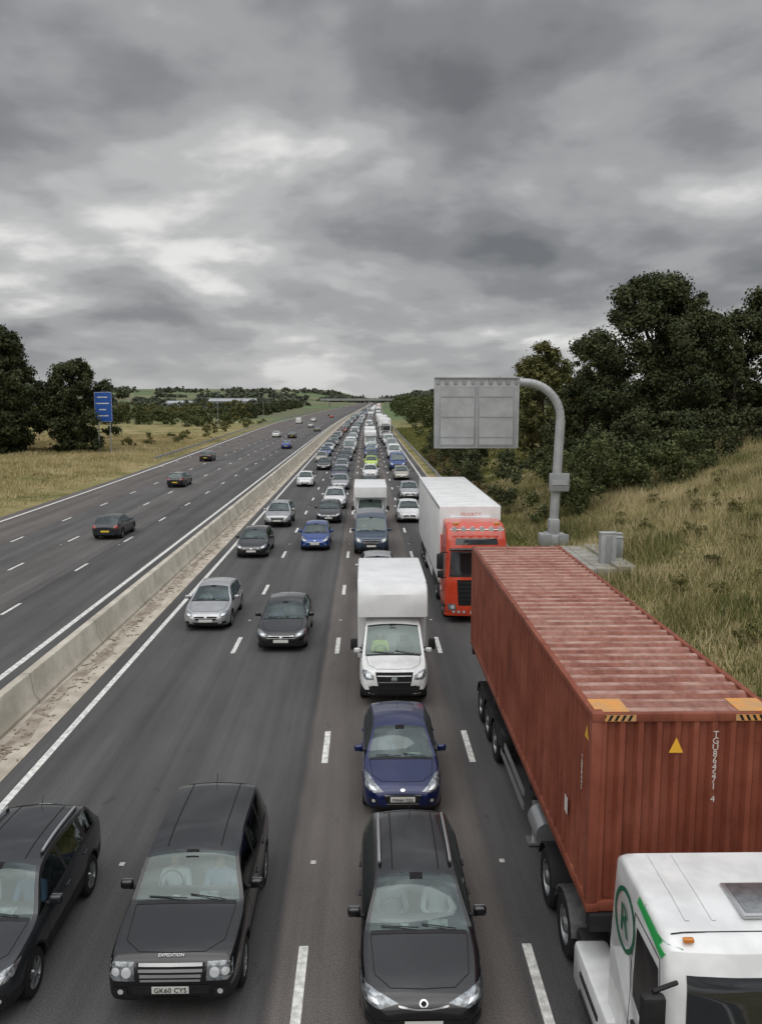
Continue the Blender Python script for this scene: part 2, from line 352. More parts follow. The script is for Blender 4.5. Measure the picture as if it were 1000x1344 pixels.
def build_car(name,S):
    L=S['L'];W=S['w'];yc,yf,yr,yt=S['yc'],S['yf'],S['yr'],S['yt']
    top=pchip(S['top']);belt=pchip(S['belt'])
    wid=pchip(S.get('wid',[(0,.60),(.03,.70),(.1,.82),(.25,.92),(.5,.975),(1.0,1.0),(L-.8,.99),(L-.3,.945),(L-.06,.86),(L,.76)]))
    gz=S.get('zb',.2)
    zb=pchip([(0,gz+.12),(.06,gz+.03),(.3,gz),(L-.35,gz+.02),(L,gz+.16)])
    Hr=max(top(y)-belt(y) for y in np.linspace(yf,yr,10)); wr=S['wr']
    keys=[0,.015,.04,.08,.14,.22,.32,.45,.6,L,L-.015,L-.05,L-.1,L-.18,yc,yf,yr,yt]
    bp=S.get('pillars',[]); 
    for a,b in bp: keys+=[a,b]
    sge=S.get('sg_end',yr+.1); keys.append(sge)
    keys+=lin(.6,yc,6)+lin(yc,yf,8)+lin(yf,yr,14)+lin(yr,yt,6)+lin(yt,L,3)
    keys=sorted(keys); ys=[]
    for k in keys:
        if not ys or k-ys[-1]>.008: ys.append(k)
    loops=[]
    for y in ys:
        w=W*wid(y); z0=zb(y); b=belt(y); h=top(y); H=max(h-b,.02); B=b-z0
        tum=(W*.93-wr)/Hr
        xs=lambda dz:.93*w-tum*dz*wid(y)
        pts=[(a*w,z0+B*c) for a,c in zip((0,.8,.94,.985,1.,.997,.975,.945),(0,0,.06,.2,.48,.72,.88,.98))]
        dr=min(.065,H*.6); e=H-dr; gl=min(.035,.3*e); gh=e-min(.055,.35*e)
        pts+=[(xs(gl),b+gl),(xs(gh),b+gh),(xs(e)-.008,b+e)]
        for f in (.92,.7,.4,0): pts.append(((xs(e)-.008)*f,b+e+dr*(1-f*f)))
        lp=pts+[(-x,z) for x,z in pts[-2:0:-1]]
        loops.append([(x,y,z) for x,z in lp])
    n=len(loops[0]); vs=[p for l in loops for p in l]; fs=[];ms=[]
    npt=15
    for i in range(len(ys)-1):
        ym=(ys[i]+ys[i+1])/2
        for j in range(n):
            jj=j if j<npt-1 else n-1-j
            m=0
            if jj in(0,1,2): m=CI['black']
            if jj==3 and S.get('clad'): m=CI['black']
            if jj in(11,12,13) and (yc<ym<yf or (yr<ym<yt and not S.get('norear'))): m=CI['glass']
            if jj in (7,) and yc<ym<sge: m=CI['black']
            if jj==8 and yc+.12<ym<sge:
                m=CI['glass']
                for a,b2 in bp:
                    if a<ym<b2: m=CI['black']
            fs.append([i*n+j,i*n+(j+1)%n,(i+1)*n+(j+1)%n,(i+1)*n+j]); ms.append(m)
    fs.append(list(range(n))[::-1]); ms.append(CI['black'] if S.get('blacknose') else 0)
    k=(len(ys)-1)*n; fs.append([k+a for a in range(n)]); ms.append(0)
    me=bpy.data.meshes.new(name+'_b'); me.from_pydata(vs,[],fs)
    for x in CMATS: me.materials.append(x)
    me.polygons.foreach_set('material_index',ms); me.update()
    bm=bmesh.new(); bm.from_mesh(me); bmesh.ops.recalc_face_normals(bm,faces=bm.faces); bm.to_mesh(me); bm.free()
    R=S['R']; wy=S['wheels']
    cb=MB()
    for y in wy:
        for sgn in (-1,1): cb.cyl((sgn*W*.66,y,R+.0),(sgn*W*1.25,y,R),R+.055,CI['black'],36)
    cm=cb.mesh('cut',CMATS); bm=bmesh.new(); bm.from_mesh(cm); bmesh.ops.remove_doubles(bm,verts=bm.verts,dist=1e-5); bmesh.ops.recalc_face_normals(bm,faces=bm.faces); bm.to_mesh(cm); bm.free()
    ob=bpy.data.objects.new('b',me); oc=bpy.data.objects.new('c',cm); col.objects.link(ob); col.objects.link(oc)
    md=ob.modifiers.new('b','BOOLEAN'); md.object=oc; md.operation='DIFFERENCE'; md.solver='EXACT'
    dg=bpy.context.evaluated_depsgraph_get(); res=bpy.data.meshes.new_from_object(ob.evaluated_get(dg))
    bpy.data.objects.remove(ob); bpy.data.objects.remove(oc)
    if len(res.polygons)<200: res=me
    mb=MB(); mb.add([v.co for v in res.vertices],[list(p.vertices) for p in res.polygons],[p.material_index for p in res.polygons],True)
    C=Caster(res)
    for y in wy:
        for sgn in (-1,1):
            wheel(mb,sgn*(W-.125),y,R,.21,sgn,spokes=S.get('spokes',5),rimm=S.get('rimm','rim'))
            ribbon(mb,C.side(sgn,.004),[(y+(R+.075)*math.cos(a),R+(R+.075)*math.sin(a)) for a in lin(.0,math.pi,16)],.035,CI['black'] if S.get('clad') else 0)
    # interior
    bz=belt(yc+.5)
    mb.box((0,(yc+.25+yt)/2,.42+gz-.2),(W*1.5,yt-yc-.3,.02),CI['inter'])
    for sgn in (-1,1): mb.box((sgn*W*.86,(yc+yt)/2+.1,(bz+.45)/2),(.02,yt-yc-.4,bz-.5),CI['inter'])
    mb.box((0,yc+.28,bz-.06),(W*1.66,.5,.14),CI['inter2'],.05)
    mb.box((.3,yc+.2,bz+.015),(.3,.2,.02),CI['paper'])
    mb.box((-.2,yc+.16,bz+.015),(.12,.1,.02),CI['paper'])
    sy=yf+.38
    for sx in (-.37,.37):
        mb.box((sx,sy+.12,bz-.22),(.5,.16,.7),CI['inter'],.06,Matrix.Rotation(-.2,4,'X')); mb.box((sx,sy+.2,bz+.22),(.26,.1,.2),CI['inter'],.04)
        mb.box((sx,sy-.2,bz-.52),(.5,.5,.16),CI['inter'],.05)
    if S.get('rearseat',True):
        mb.box((0,sy+1.05,bz-.15),(W*1.4,.16,.6),CI['inter'],.06)
        for sx in (-.4,.4): mb.box((sx,sy+1.08,bz+.18),(.24,.09,.16),CI['inter'],.04)
    ce=Vector((-.37,yc+.62,bz-.02)); pr=[ce+Vector((.18*math.cos(t),.07*math.sin(t),.17*math.sin(t))) for t in lin(0,2*math.pi,17)]
    mb.tube(pr,.014,CI['black'],6)
    tp=C.top(-.08)((0,yf-.1)); 
    if tp: mb.box(tp,(.24,.04,.07),CI['black'],.015)
    bm_=belt(yc+.35)
    for sgn in (-1,1):
        mb.box((sgn*(W+.07),yc+.42,bm_+.09),(.2,.11,.15),0,.045,seg=3); mb.box((sgn*(W-.03),yc+.42,bm_+.03),(.14,.06,.04),CI['black'],.01)
        mb.box((sgn*(W+.07),yc+.48,bm_+.09),(.16,.012,.11),CI['chrome'])
    for x0,x1 in ((-.62*W,.0),(.05,.62*W)):
        a=C.top(.02)((x0,yc+.08)); b=C.top(.03)((x1,yc+.02))
        if a and b: mb.cyl(a,b,.009,CI['black'],5)
    ribbon(mb,C.top(.005),[(-.8*W,yc-.005),(0,yc-.03),(.8*W,yc-.005)],.07,CI['black'])
    if not S.get('norear'):
        ribbon(mb,C.top(.005),[(-.55*W,yr+.01),(.55*W,yr+.01)],.04,0)
    ribbon(mb,C.top(.004),[(-.1,yf-.06),(.1,yf-.06)],.12,CI['gap'])
    q=C.top(.0)((0,yr-.12))
    if q and not S.get('norear'): mb.cyl(q,q+Vector((0,.12,.16)),.006,CI['black'],5)
    hl=S.get('hood',.26)
    for sgn in (-1,1):
        ribbon(mb,C.top(.003),[(sgn*.50*W,hl),(sgn*.74*W,hl+.22),(sgn*.8*W,yc-.04)],.012,CI['gap'])
        for yy in S['doors']:
            ribbon(mb,C.side(sgn,.003),[(yy,gz+.16),(yy,belt(yy)-.02)],.012,CI['gap'])
        if len(S['doors'])>1: ribbon(mb,C.side(sgn,.003),[(S['doors'][0],gz+.16),(S['doors'][-1],gz+.16)],.012,CI['gap'])
        for yy in S['doors'][1:]:
            p=C.side(sgn,.015)((yy-.15,belt(yy)-.13))
            if p: mb.box(p,(.03,.18,.03),0,.01)
    ribbon(mb,C.top(.003),[(-.5*W,hl),(0,hl-.03),(.5*W,hl)],.012,CI['gap'])
    F=C.front(.006); F2=C.front(.012); F3=C.front(.018)
    for (poly,m,lv,mir) in S['front']:
        cf=(F,F2,F3)[lv]
        patch(mb,cf,poly,CI[m] if m!='paint' else 0)
        if mir: patch(mb,cf,[(-a,b) for a,b in poly],CI[m] if m!='paint' else 0)
    for (pts,w,m,mir) in S.get('bars',[]):
        ribbon(mb,F3,pts,w,CI[m])
        if mir: ribbon(mb,F3,[(-a,b) for a,b in pts],w,CI[m])
    Rr=C.rear(.008)
    for (poly,m) in S['rear']:
        patch(mb,Rr,poly,CI[m]); 
        if m in('red',): patch(mb,Rr,[(-a,b) for a,b in poly],CI[m])
    if S.get('rails'):
        for sgn in (-1,1):
            pp=[C.top(.05)((sgn*(wr-.03),y)) for y in lin(yf+.25,yr-.15,8)]
            if all(pp):
                mb.tube(pp,.026,CI[S['rails']],6)
                for q in (pp[0],pp[3],pp[-1]): mb.box((q[0],q[1],q[2]-.03),(.03,.08,.05),CI['black'])
    if S.get('lines'):
        for sgn in (-1,1): ribbon(mb,C.top(.004),[(sgn*wr*.62,yf+.1),(sgn*wr*.62,yr-.05)],.02,CI['gap'])
    return mb,C
def plate(z,mir=False): return ([(-.26,z),(.26,z),(.26,z+.11),(-.26,z+.11)],'plate',2,False)
SP={}
SP['hatch']=dict(L=4.0,w=.865,wr=.56,R=.31,wheels=(.78,3.27),yc=1.0,yf=1.78,yr=3.3,yt=3.84,zb=.18,
 top=[(0,.50),(.03,.60),(.12,.685),(.35,.775),(.6,.84),(.98,.945),(1.02,.96),(1.75,1.38),(1.9,1.42),(2.3,1.465),(3.2,1.41),(3.35,1.385),(3.82,1.02),(3.9,.97),(4.0,.8)],
 belt=[(0,.46),(.1,.62),(.35,.72),(1.0,.885),(2,.93),(3.3,1.0),(3.82,.985),(4.0,.76)],
 pillars=[(2.22,2.3),(2.95,3.05)],doors=[1.25,2.27,3.0],
 front=[([(-.40,.55),(.40,.55),(.30,.29),(-.30,.29)],'gap',0,False),plate(.40),
  ([(.40,.60),(.60,.58),(.78,.64),(.80,.82),(.70,.79),(.52,.68)],'lamp',0,True),([(.55,.62),(.68,.63),(.72,.70),(.60,.67)],'bright',1,True),
  ([(.52,.36),(.68,.38),(.70,.47),(.54,.45)],'gap',0,True),(circ(.61,.42,.035),'bright',1,True),(circ(0,.63,.05,e=.5),'chrome',1,False)],
 bars=[([(-.38,.535),(.38,.535)],.02,'chrome',False),([(-.34,.36),(.34,.36)],.012,'silver',False)],
 rear=[([(.58,.72),(.78,.72),(.74,1.0),(.62,1.0)],'red'),([(-.26,.5),(.26,.5),(.26,.61),(-.26,.61)],'plateY')])
SP['mid']=dict(L=4.35,w=.9,wr=.58,R=.325,wheels=(.86,3.5),yc=1.15,yf=1.98,yr=3.55,yt=4.15,zb=.17,
 top=[(0,.50),(.03,.60),(.12,.68),(.35,.765),(.6,.83),(1.12,.95),(1.17,.965),(1.95,1.37),(2.1,1.405),(2.6,1.45),(3.4,1.40),(3.6,1.37),(4.13,1.03),(4.22,.98),(4.35,.82)],
 belt=[(0,.45),(.1,.61),(.35,.71),(1.15,.885),(2.2,.93),(3.5,1.0),(4.13,.985),(4.35,.76)],
 pillars=[(2.48,2.56),(3.25,3.4)],doors=[1.42,2.52,3.3],
 front=[([(-.46,.60),(.46,.60),(.38,.44),(-.38,.44)],'gap',0,False),([(-.5,.36),(.5,.36),(.42,.24),(-.42,.24)],'gap',0,False),plate(.37),
  ([(.50,.57),(.66,.56),(.84,.63),(.84,.76),(.70,.735),(.52,.66)],'lamp',0,True),([(.58,.60),(.70,.60),(.74,.67),(.6,.66)],'bright',1,True),
  ([(.60,.28),(.78,.30),(.76,.40),(.62,.40)],'gap',0,True),(circ(0,.53,.055,e=1),'chrome',2,False)],
 bars=[([(-.45,.52),(.45,.52)],.014,'silver',False),([(-.45,.59),(.45,.59)],.018,'chrome',False)],
 rear=[([(.55,.75),(.8,.75),(.78,.93),(.6,.93)],'red'),([(-.26,.5),(.26,.5),(.26,.61),(-.26,.61)],'plateY')])
SP['estate']=dict(L=4.65,w=.895,wr=.59,R=.33,wheels=(.92,3.62),yc=1.2,yf=2.02,yr=4.05,yt=4.5,zb=.17,rails='silver',lines=True,
 top=[(0,.50),(.03,.60),(.12,.68),(.35,.77),(.6,.83),(1.17,.955),(1.22,.97),(1.98,1.39),(2.15,1.425),(2.7,1.465),(3.9,1.42),(4.1,1.39),(4.48,1.0),(4.55,.95),(4.65,.8)],
 belt=[(0,.45),(.1,.61),(.35,.71),(1.2,.885),(2.2,.93),(4,.97),(4.48,.96),(4.65,.76)],
 pillars=[(2.55,2.63),(3.4,3.46),],doors=[1.48,2.59,3.42],sg_end=4.1,
 front=[([(-.60,.44),(.60,.44),(.50,.23),(-.50,.23)],'gap',0,False),plate(.33),
  ([(.34,.635),(.60,.57),(.84,.62),(.86,.745),(.74,.73),(.5,.68)],'lamp',0,True),([(.60,.615),(.74,.635),(.76,.675),(.64,.66)],'bright',1,True),
  ([(.66,.32),(.8,.34),(.8,.46),(.68,.42)],'gap',0,True),(circ(0,.635,.06,e=.6),'chrome',1,False),(circ(0,.635,.04,e=.55),'gap',2,False)],
 bars=[([(-.34,.61),(-.1,.58),(.1,.58),(.34,.61)],.018,'chrome',False),([(-.5,.38),(.5,.38)],.01,'silver',False)],
 rear=[([(.5,.78),(.8,.78),(.78,.92),(.55,.9)],'red'),([(-.26,.5),(.26,.5),(.26,.61),(-.26,.61)],'plateY')])
W4=[(0,.80),(.02,.86),(.07,.91),(.18,.95),(.4,.98),(1.0,1.0),(3.7,.99),(4.25,.95),(4.44,.9),(4.5,.84)]
SP['suv']=dict(L=4.5,w=.955,wr=.69,R=.36,wheels=(.87,3.53),yc=1.2,yf=1.80,yr=4.1,yt=4.42,zb=.3,clad=True,wid=W4,spokes=6,
 top=[(0,.62),(.02,.78),(.07,.90),(.15,.97),(.3,1.01),(.6,1.05),(1.17,1.12),(1.22,1.14),(1.78,1.63),(1.95,1.675),(2.6,1.735),(4.0,1.70),(4.15,1.67),(4.4,1.16),(4.44,1.1),(4.5,.95)],
 belt=[(0,.56),(.07,.84),(.15,.91),(.3,.95),(1.2,1.055),(2.2,1.09),(4.1,1.12),(4.4,1.1),(4.5,.9)],
 pillars=[(2.45,2.53),(3.35,3.45)],doors=[1.45,2.49,3.4],hood=.2,sg_end=4.0,lines=True,
 front=[([(-.48,.89),(.48,.89),(.45,.65),(-.45,.65)],'gap',0,False),
  ([(-.40,.42),(.40,.42),(.36,.33),(-.36,.33)],'gap',0,False),
  ([(.50,.66),(.80,.66),(.87,.73),(.86,.90),(.52,.90)],'lamp',0,True),(circ(.62,.77,.07),'bright',1,True),(circ(.77,.78,.055),'bright',1,True),
  ([(-.56,.60),(.56,.60),(.53,.47),(-.53,.47)],'black',0,False),plate(.48),
  ([(.60,.44),(.8,.46),(.8,.57),(.62,.57)],'gap',0,True),(circ(.70,.51,.04),'bright',1,True)],
 bars=[([(-.45,.87),(.45,.87)],.042,'silver',False),([(-.45,.80),(.45,.80)],.042,'silver',False),([(-.43,.73),(.43,.73)],.042,'silver',False),([(-.42,.67),(.42,.67)],.03,'silver',False)],
 rear=[([(.68,.8),(.84,.8),(.84,1.08),(.7,1.08)],'red'),([(-.26,.6),(.26,.6),(.26,.71),(-.26,.71)],'plateY')])
SP['softsuv']=dict(L=4.4,w=.93,wr=.62,R=.35,wheels=(.86,3.48),yc=1.12,yf=1.86,yr=3.8,yt=4.25,zb=.26,clad=True,rails='silver',
 top=[(0,.56),(.03,.70),(.1,.81),(.25,.88),(.6,.95),(1.10,1.05),(1.14,1.065),(1.83,1.52),(2.0,1.56),(2.5,1.60),(3.7,1.54),(3.85,1.52),(4.23,1.12),(4.3,1.05),(4.4,.9)],
 belt=[(0,.5),(.1,.72),(.25,.8),(1.12,.98),(2.2,1.03),(3.8,1.1),(4.23,1.08),(4.4,.84)],
 pillars=[(2.4,2.48),(3.3,3.45)],doors=[1.4,2.44,3.32],lines=True,sg_end=3.95,
 front=[([(-.48,.74),(.48,.74),(.40,.54),(-.40,.54)],'gap',0,False),([(-.5,.44),(.5,.44),(.44,.33),(-.44,.33)],'gap',0,False),plate(.45),
  ([(.52,.68),(.68,.67),(.84,.73),(.86,.86),(.72,.83),(.54,.76)],'lamp',0,True),([(.58,.70),(.72,.71),(.76,.79),(.6,.76)],'bright',1,True),
  ([(.62,.42),(.80,.44),(.78,.54),(.64,.54)],'gap',0,True),(circ(.70,.48,.035),'bright',1,True)],
 bars=[([(-.47,.735),(.47,.735)],.018,'chrome',False),([(-.44,.64),(.44,.64)],.014,'silver',False)],
 rear=[([(.6,.85),(.82,.85),(.8,1.05),(.64,1.05)],'red'),([(-.26,.6),(.26,.6),(.26,.71),(-.26,.71)],'plateY')])
W5=[(0,.74),(.03,.82),(.1,.9),(.25,.95),(.5,.985),(1.0,1.0),(4.7,1.0),(4.94,.99),(5.0,.97)]
SP['van']=dict(L=5.0,w=1.0,wr=.82,R=.345,wheels=(.95,3.9),yc=.95,yf=1.62,yr=4.9,yt=4.96,zb=.27,wid=W5,norear=True,sg_end=2.55,rearseat=False,clad=True,
 top=[(0,.70),(.03,.86),(.1,.98),(.3,1.09),(.92,1.27),(.97,1.30),(1.6,1.98),(1.8,2.07),(2.4,2.14),(4.9,2.13),(4.97,2.08),(5.0,2.0)],
 belt=[(0,.62),(.1,.9),(.3,1.0),(.95,1.18),(2,1.22),(4.9,1.22),(5,1.2)],
 pillars=[],doors=[1.15,2.5],hood=.22,
 front=[([(-.50,.92),(.50,.92),(.42,.62),(-.42,.62)],'gap',0,False),([(-.62,.5),(.62,.5),(.56,.36),(-.56,.36)],'gap',0,False),plate(.5),
  ([(.56,.74),(.8,.76),(.92,.9),(.9,1.04),(.72,.98),(.58,.88)],'lamp',0,True),([(.64,.80),(.78,.82),(.8,.92),(.68,.9)],'bright',1,True)],
 bars=[([(-.48,.86),(.48,.86)],.02,'silver',False),([(-.46,.77),(.46,.77)],.02,'silver',False),([(-.44,.69),(.44,.69)],.02,'silver',False)],
 rear=[([(.85,.8),(.94,.8),(.94,1.2),(.85,1.2)],'red'),([(-.26,.6),(.26,.6),(.26,.71),(-.26,.71)],'plateY')])
W6=[(0,.76),(.03,.83),(.1,.9),(.25,.95),(.5,.985),(1.0,1.0),(2.3,1.0),(2.4,.99)]
SP['vancab']=dict(L=2.4,w=1.0,wr=.80,R=.345,wheels=(1.0,),yc=.95,yf=1.58,yr=2.3,yt=2.35,zb=.3,wid=W6,norear=True,sg_end=2.15,rearseat=False,clad=True,
 top=[(0,.72),(.03,.9),(.1,1.03),(.3,1.13),(.92,1.30),(.97,1.33),(1.56,2.05),(1.8,2.17),(2.1,2.22),(2.35,2.23),(2.4,2.22)],
 belt=[(0,.62),(.1,.95),(.3,1.05),(.95,1.2),(2.4,1.25)],pillars=[],doors=[1.15,2.2],hood=.22,
 front=[([(-.97,.70),(-.5,.66),(.5,.66),(.97,.70),(.93,.32),(-.93,.32)],'black',0,False),([(-.54,1.02),(.54,1.02),(.46,.66),(-.46,.66)],'gap',1,False),([(-.5,.54),(.5,.54),(.46,.42),(-.46,.42)],'gap',1,False),
  ([(.58,.82),(.82,.84),(.93,.95),(.9,1.08),(.72,1.04),(.58,.94)],'lamp',0,True),([(.66,.88),(.8,.9),(.8,.99),(.68,.96)],'bright',1,True),(circ(0,.84,.09),'chrome',2,False),
  ([(.66,.46),(.82,.48),(.8,.56),(.67,.54)],'gap',1,True)],
 bars=[([(-.49,.93),(.49,.93)],.022,'silver',False),([(-.46,.76),(.46,.76)],.022,'silver',False)],
 rear=[([(.3,.8),(.32,.8),(.32,.82),(.3,.82)],'red')])
CARS={}
for k in ('hatch','mid','estate','suv','softsuv','van'):
    mb,C=build_car(k,SP[k]); CARS[k]=(mb.mesh(k+'_car',CMATS),SP[k]['L'],C)
P={'black':paint('black',(.006,.006,.0075),.0,.25,.7),'dgrey':paint('dark_grey',(.03,.033,.038),.4,.3,.6),'silver':paint('silver',(.46,.47,.48),.6,.32),
 'white':paint('white',(.78,.79,.79),0,.3),'navy':paint('navy',(.006,.014,.085),.3,.26,.7),'blue':paint('blue',(.015,.06,.27),.3,.28),'red':paint('red',(.35,.02,.015),.2,.3),
 'grey':paint('grey',(.15,.16,.17),.5,.33),'beige':paint('beige',(.45,.42,.36),.4,.35),'lime':paint('hi_vis_lime',(.55,.75,.08),0,.3),'slate':paint('slate_blue',(.04,.065,.11),.4,.33),'orange':paint('orange_red',(.64,.06,.02),0,.3),'green':paint('green',(.02,.12,.05),.1,.3)}
NAMES={'hatch':'hatchback_car','mid':'hatchback_car','estate':'estate_car','suv':'suv_car','softsuv':'suv_car','van':'panel_van'}
def person_mesh(name,shirt,hair):
    V=[(0,.05,0),(0,.07,.25),(0,.05,.46),(0,.03,.56),(0,.0,.64),(0,-.02,.76),
       (.19,.04,.46),(.24,-.10,.22),(.14,-.36,.28),(-.19,.04,.46),(-.24,-.10,.22),(-.14,-.36,.28),
       (.1,-.05,0),(.14,-.48,.08),(-.1,-.05,0),(-.14,-.48,.08)]
    Rr=[.15,.14,.13,.055,.085,.075,.065,.048,.035,.065,.048,.035,.09,.065,.09,.065]
    E=[(0,1),(1,2),(2,3),(3,4),(4,5),(2,6),(6,7),(7,8),(2,9),(9,10),(10,11),(0,12),(12,13),(0,14),(14,15)]
    me=bpy.data.meshes.new(name); me.from_pydata(V,E,[]); ob=bpy.data.objects.new(name,me); col.objects.link(ob)
    md=ob.modifiers.new('s','SKIN'); me.skin_vertices[0].data[0].use_root=True
    for i,r in enumerate(Rr): me.skin_vertices[0].data[i].radius=(r,r)
    s=ob.modifiers.new('u','SUBSURF'); s.levels=2; s.render_levels=2
    dg=bpy.context.evaluated_depsgraph_get(); res=bpy.data.meshes.new_from_object(ob.evaluated_get(dg)); bpy.data.objects.remove(ob)
    res.materials.clear()
    for m in (shirt,M(name+'_skin',(.42,.25,.18),.6),hair): res.materials.append(m)
    for p in res.polygons:
        c=p.center; p.use_smooth=True; i=0
        if c.z>.55: i=1
        if c.z>.755 or (c.z>.66 and c.y>.03): i=2
        if c.y<-.33 and c.z>.2: i=1
        p.material_index=i
    return res
hairm=M('hair',(.03,.02,.015),.8)
PERS=[person_mesh('driver',M('shirt_white',(.5,.54,.56),.9),hairm),person_mesh('driver',M('shirt_blue',(.12,.2,.34),.9),hairm),person_mesh('driver',M('shirt_grey',(.2,.21,.23),.9),hairm),person_mesh('driver',M('hi_vis_vest',(.55,.75,.06),.8),hairm)]
def car(kind,paintk,u,y,flip=False,driver=None,dx=0.):
    me,L,C=CARS[kind]
    yy=y+L if flip else y
    o=obj(NAMES[kind],me,(u+float(xoff(y)),yy,0.),head(y)+(math.pi if flip else 0)+dx)
    setpaint(o,P[paintk])
    if driver is not None:
        S=SP[kind]; sy=S['yf']+.38
        bz=pchip(S['belt'])(S['yc']+.5)
        obj('driver',PERS[driver%3],(-.37,sy-.06,bz-.48),0,o)
        if driver<3: obj('passenger',PERS[(driver+1)%3],(.37,sy-.06,bz-.50),0,o)
    return o
def text(s,size,mat,loc,rot,parent,name='lettering',align='CENTER',ext=.002,space=1.):
    c=bpy.data.curves.new(name,'FONT'); c.body=s; c.size=size; c.align_x=align; c.extrude=ext; c.space_line=space; c.resolution_u=2
    t=bpy.data.objects.new(name,c); col.objects.link(t); dg=bpy.context.evaluated_depsgraph_get(); me=bpy.data.meshes.new_from_object(t.evaluated_get(dg)); bpy.data.objects.remove(t)
    me.materials.clear(); me.materials.append(mat); o=bpy.data.objects.new(name,me); o.location=loc; o.rotation_euler=rot; return link(o,parent)
ink=M('plate_ink',(.01,.01,.012),.5)
car('softsuv','dgrey',-5.82,10.9,driver=0)
lr=car('suv','black',-2.77,11.1,driver=0); 
text('GK60 CYS',.105,ink,(0,-.025,.498),(math.radians(90),0,0),lr,'plate_lettering')
text('EXPEDITION',.065,mt['silver'],(0,.10,.965),(math.radians(30),0,0),lr,'bonnet_lettering',ext=.004)
car('estate','black',.77,10.55,driver=2)
f=car('hatch','navy',.76,16.95,driver=1)
text('MA64 OSL',.1,ink,(0,-.03,.418),(math.radians(90),0,0),f,'plate_lettering')
car('mid','silver',-6.1,31.7,driver=0); car('mid','black',-2.97,28.9,driver=4)
car('mid','black',-6.35,46.6,driver=3); car('hatch','blue',-2.97,48.8,driver=4)
car('softsuv','silver',-6.07,57.9); car('van','slate',.3,47.4,driver=4); car('mid','silver',.55,38.)
car('mid','black',-2.65,59.8); car('softsuv','white',-2.5,67.5); car('mid','silver',-2.5,82); car('hatch','white',-6.1,85)
car('mid','black',-5.2,105); car('estate','dgrey',.4,79); car('estate','lime',.7,108); car('mid','white',.5,94)
car('mid','silver',3.85,74); car('hatch','beige',3.9,92); car('van','blue',3.9,104); car('mid','white',3.1,60)
car('mid','dgrey',-16.3,53,True); car('estate','black',-18.9,84.5,True); car('mid','black',-22.5,120,True)
for k,pc,u,y in (('mid','white',-20.5,195),('estate','dgrey',-16.5,190),('hatch','blue',-14,150),('mid','silver',-17,260),('van','white',-24,300),('mid','white',-21,330),('mid','red',-17,390),('mid','grey',-13.2,230),('mid','black',-20,430)):
    car(k,pc,u,y,True)
# ------------------------------------------------------------------ trucks
def truck_cab(S):
    w=S['w']; prof=S['prof']; pr=resample(prof,.12)
    cy=sum(p[0] for p in pr)/len(pr); cz=sum(p[1] for p in pr)/len(pr); L=max(p[0] for p in pr)
    st=[(-1,.09),(-.99,.05),(-.965,.02),(-.92,.004),(-.8,0),(-.4,0),(0,0),(.4,0),(.8,0),(.92,.004),(.965,.02),(.99,.05),(1,.09)]
    vs=[];n=len(pr)
    for f,ins in st:
        for (y,z) in pr:
            yy=y+ (ins if y<cy else -ins*.4); zz=z-(ins if z>cz else 0)
            if y<cy: yy+=.14*abs(f)**4*(1-(y/cy))
            tw=w*f*(1-.035*max(0,(z-1.9)))
            vs.append((tw,yy,zz))
    fs=[[i*n+j,i*n+(j+1)%n,(i+1)*n+(j+1)%n,(i+1)*n+j] for i in range(len(st)-1) for j in range(n)]
    fs.append(list(range(n))); k=(len(st)-1)*n; fs.append([k+a for a in range(n)][::-1])
    me=bpy.data.meshes.new('cab'); me.from_pydata(vs,[],fs)
    bm=bmesh.new(); bm.from_mesh(me); bmesh.ops.recalc_face_normals(bm,faces=bm.faces); bm.to_mesh(me); bm.free()
    mb=MB(); mb.add([v.co for v in me.vertices],[list(p.vertices) for p in me.polygons],0,True)
    return mb,Caster(me)
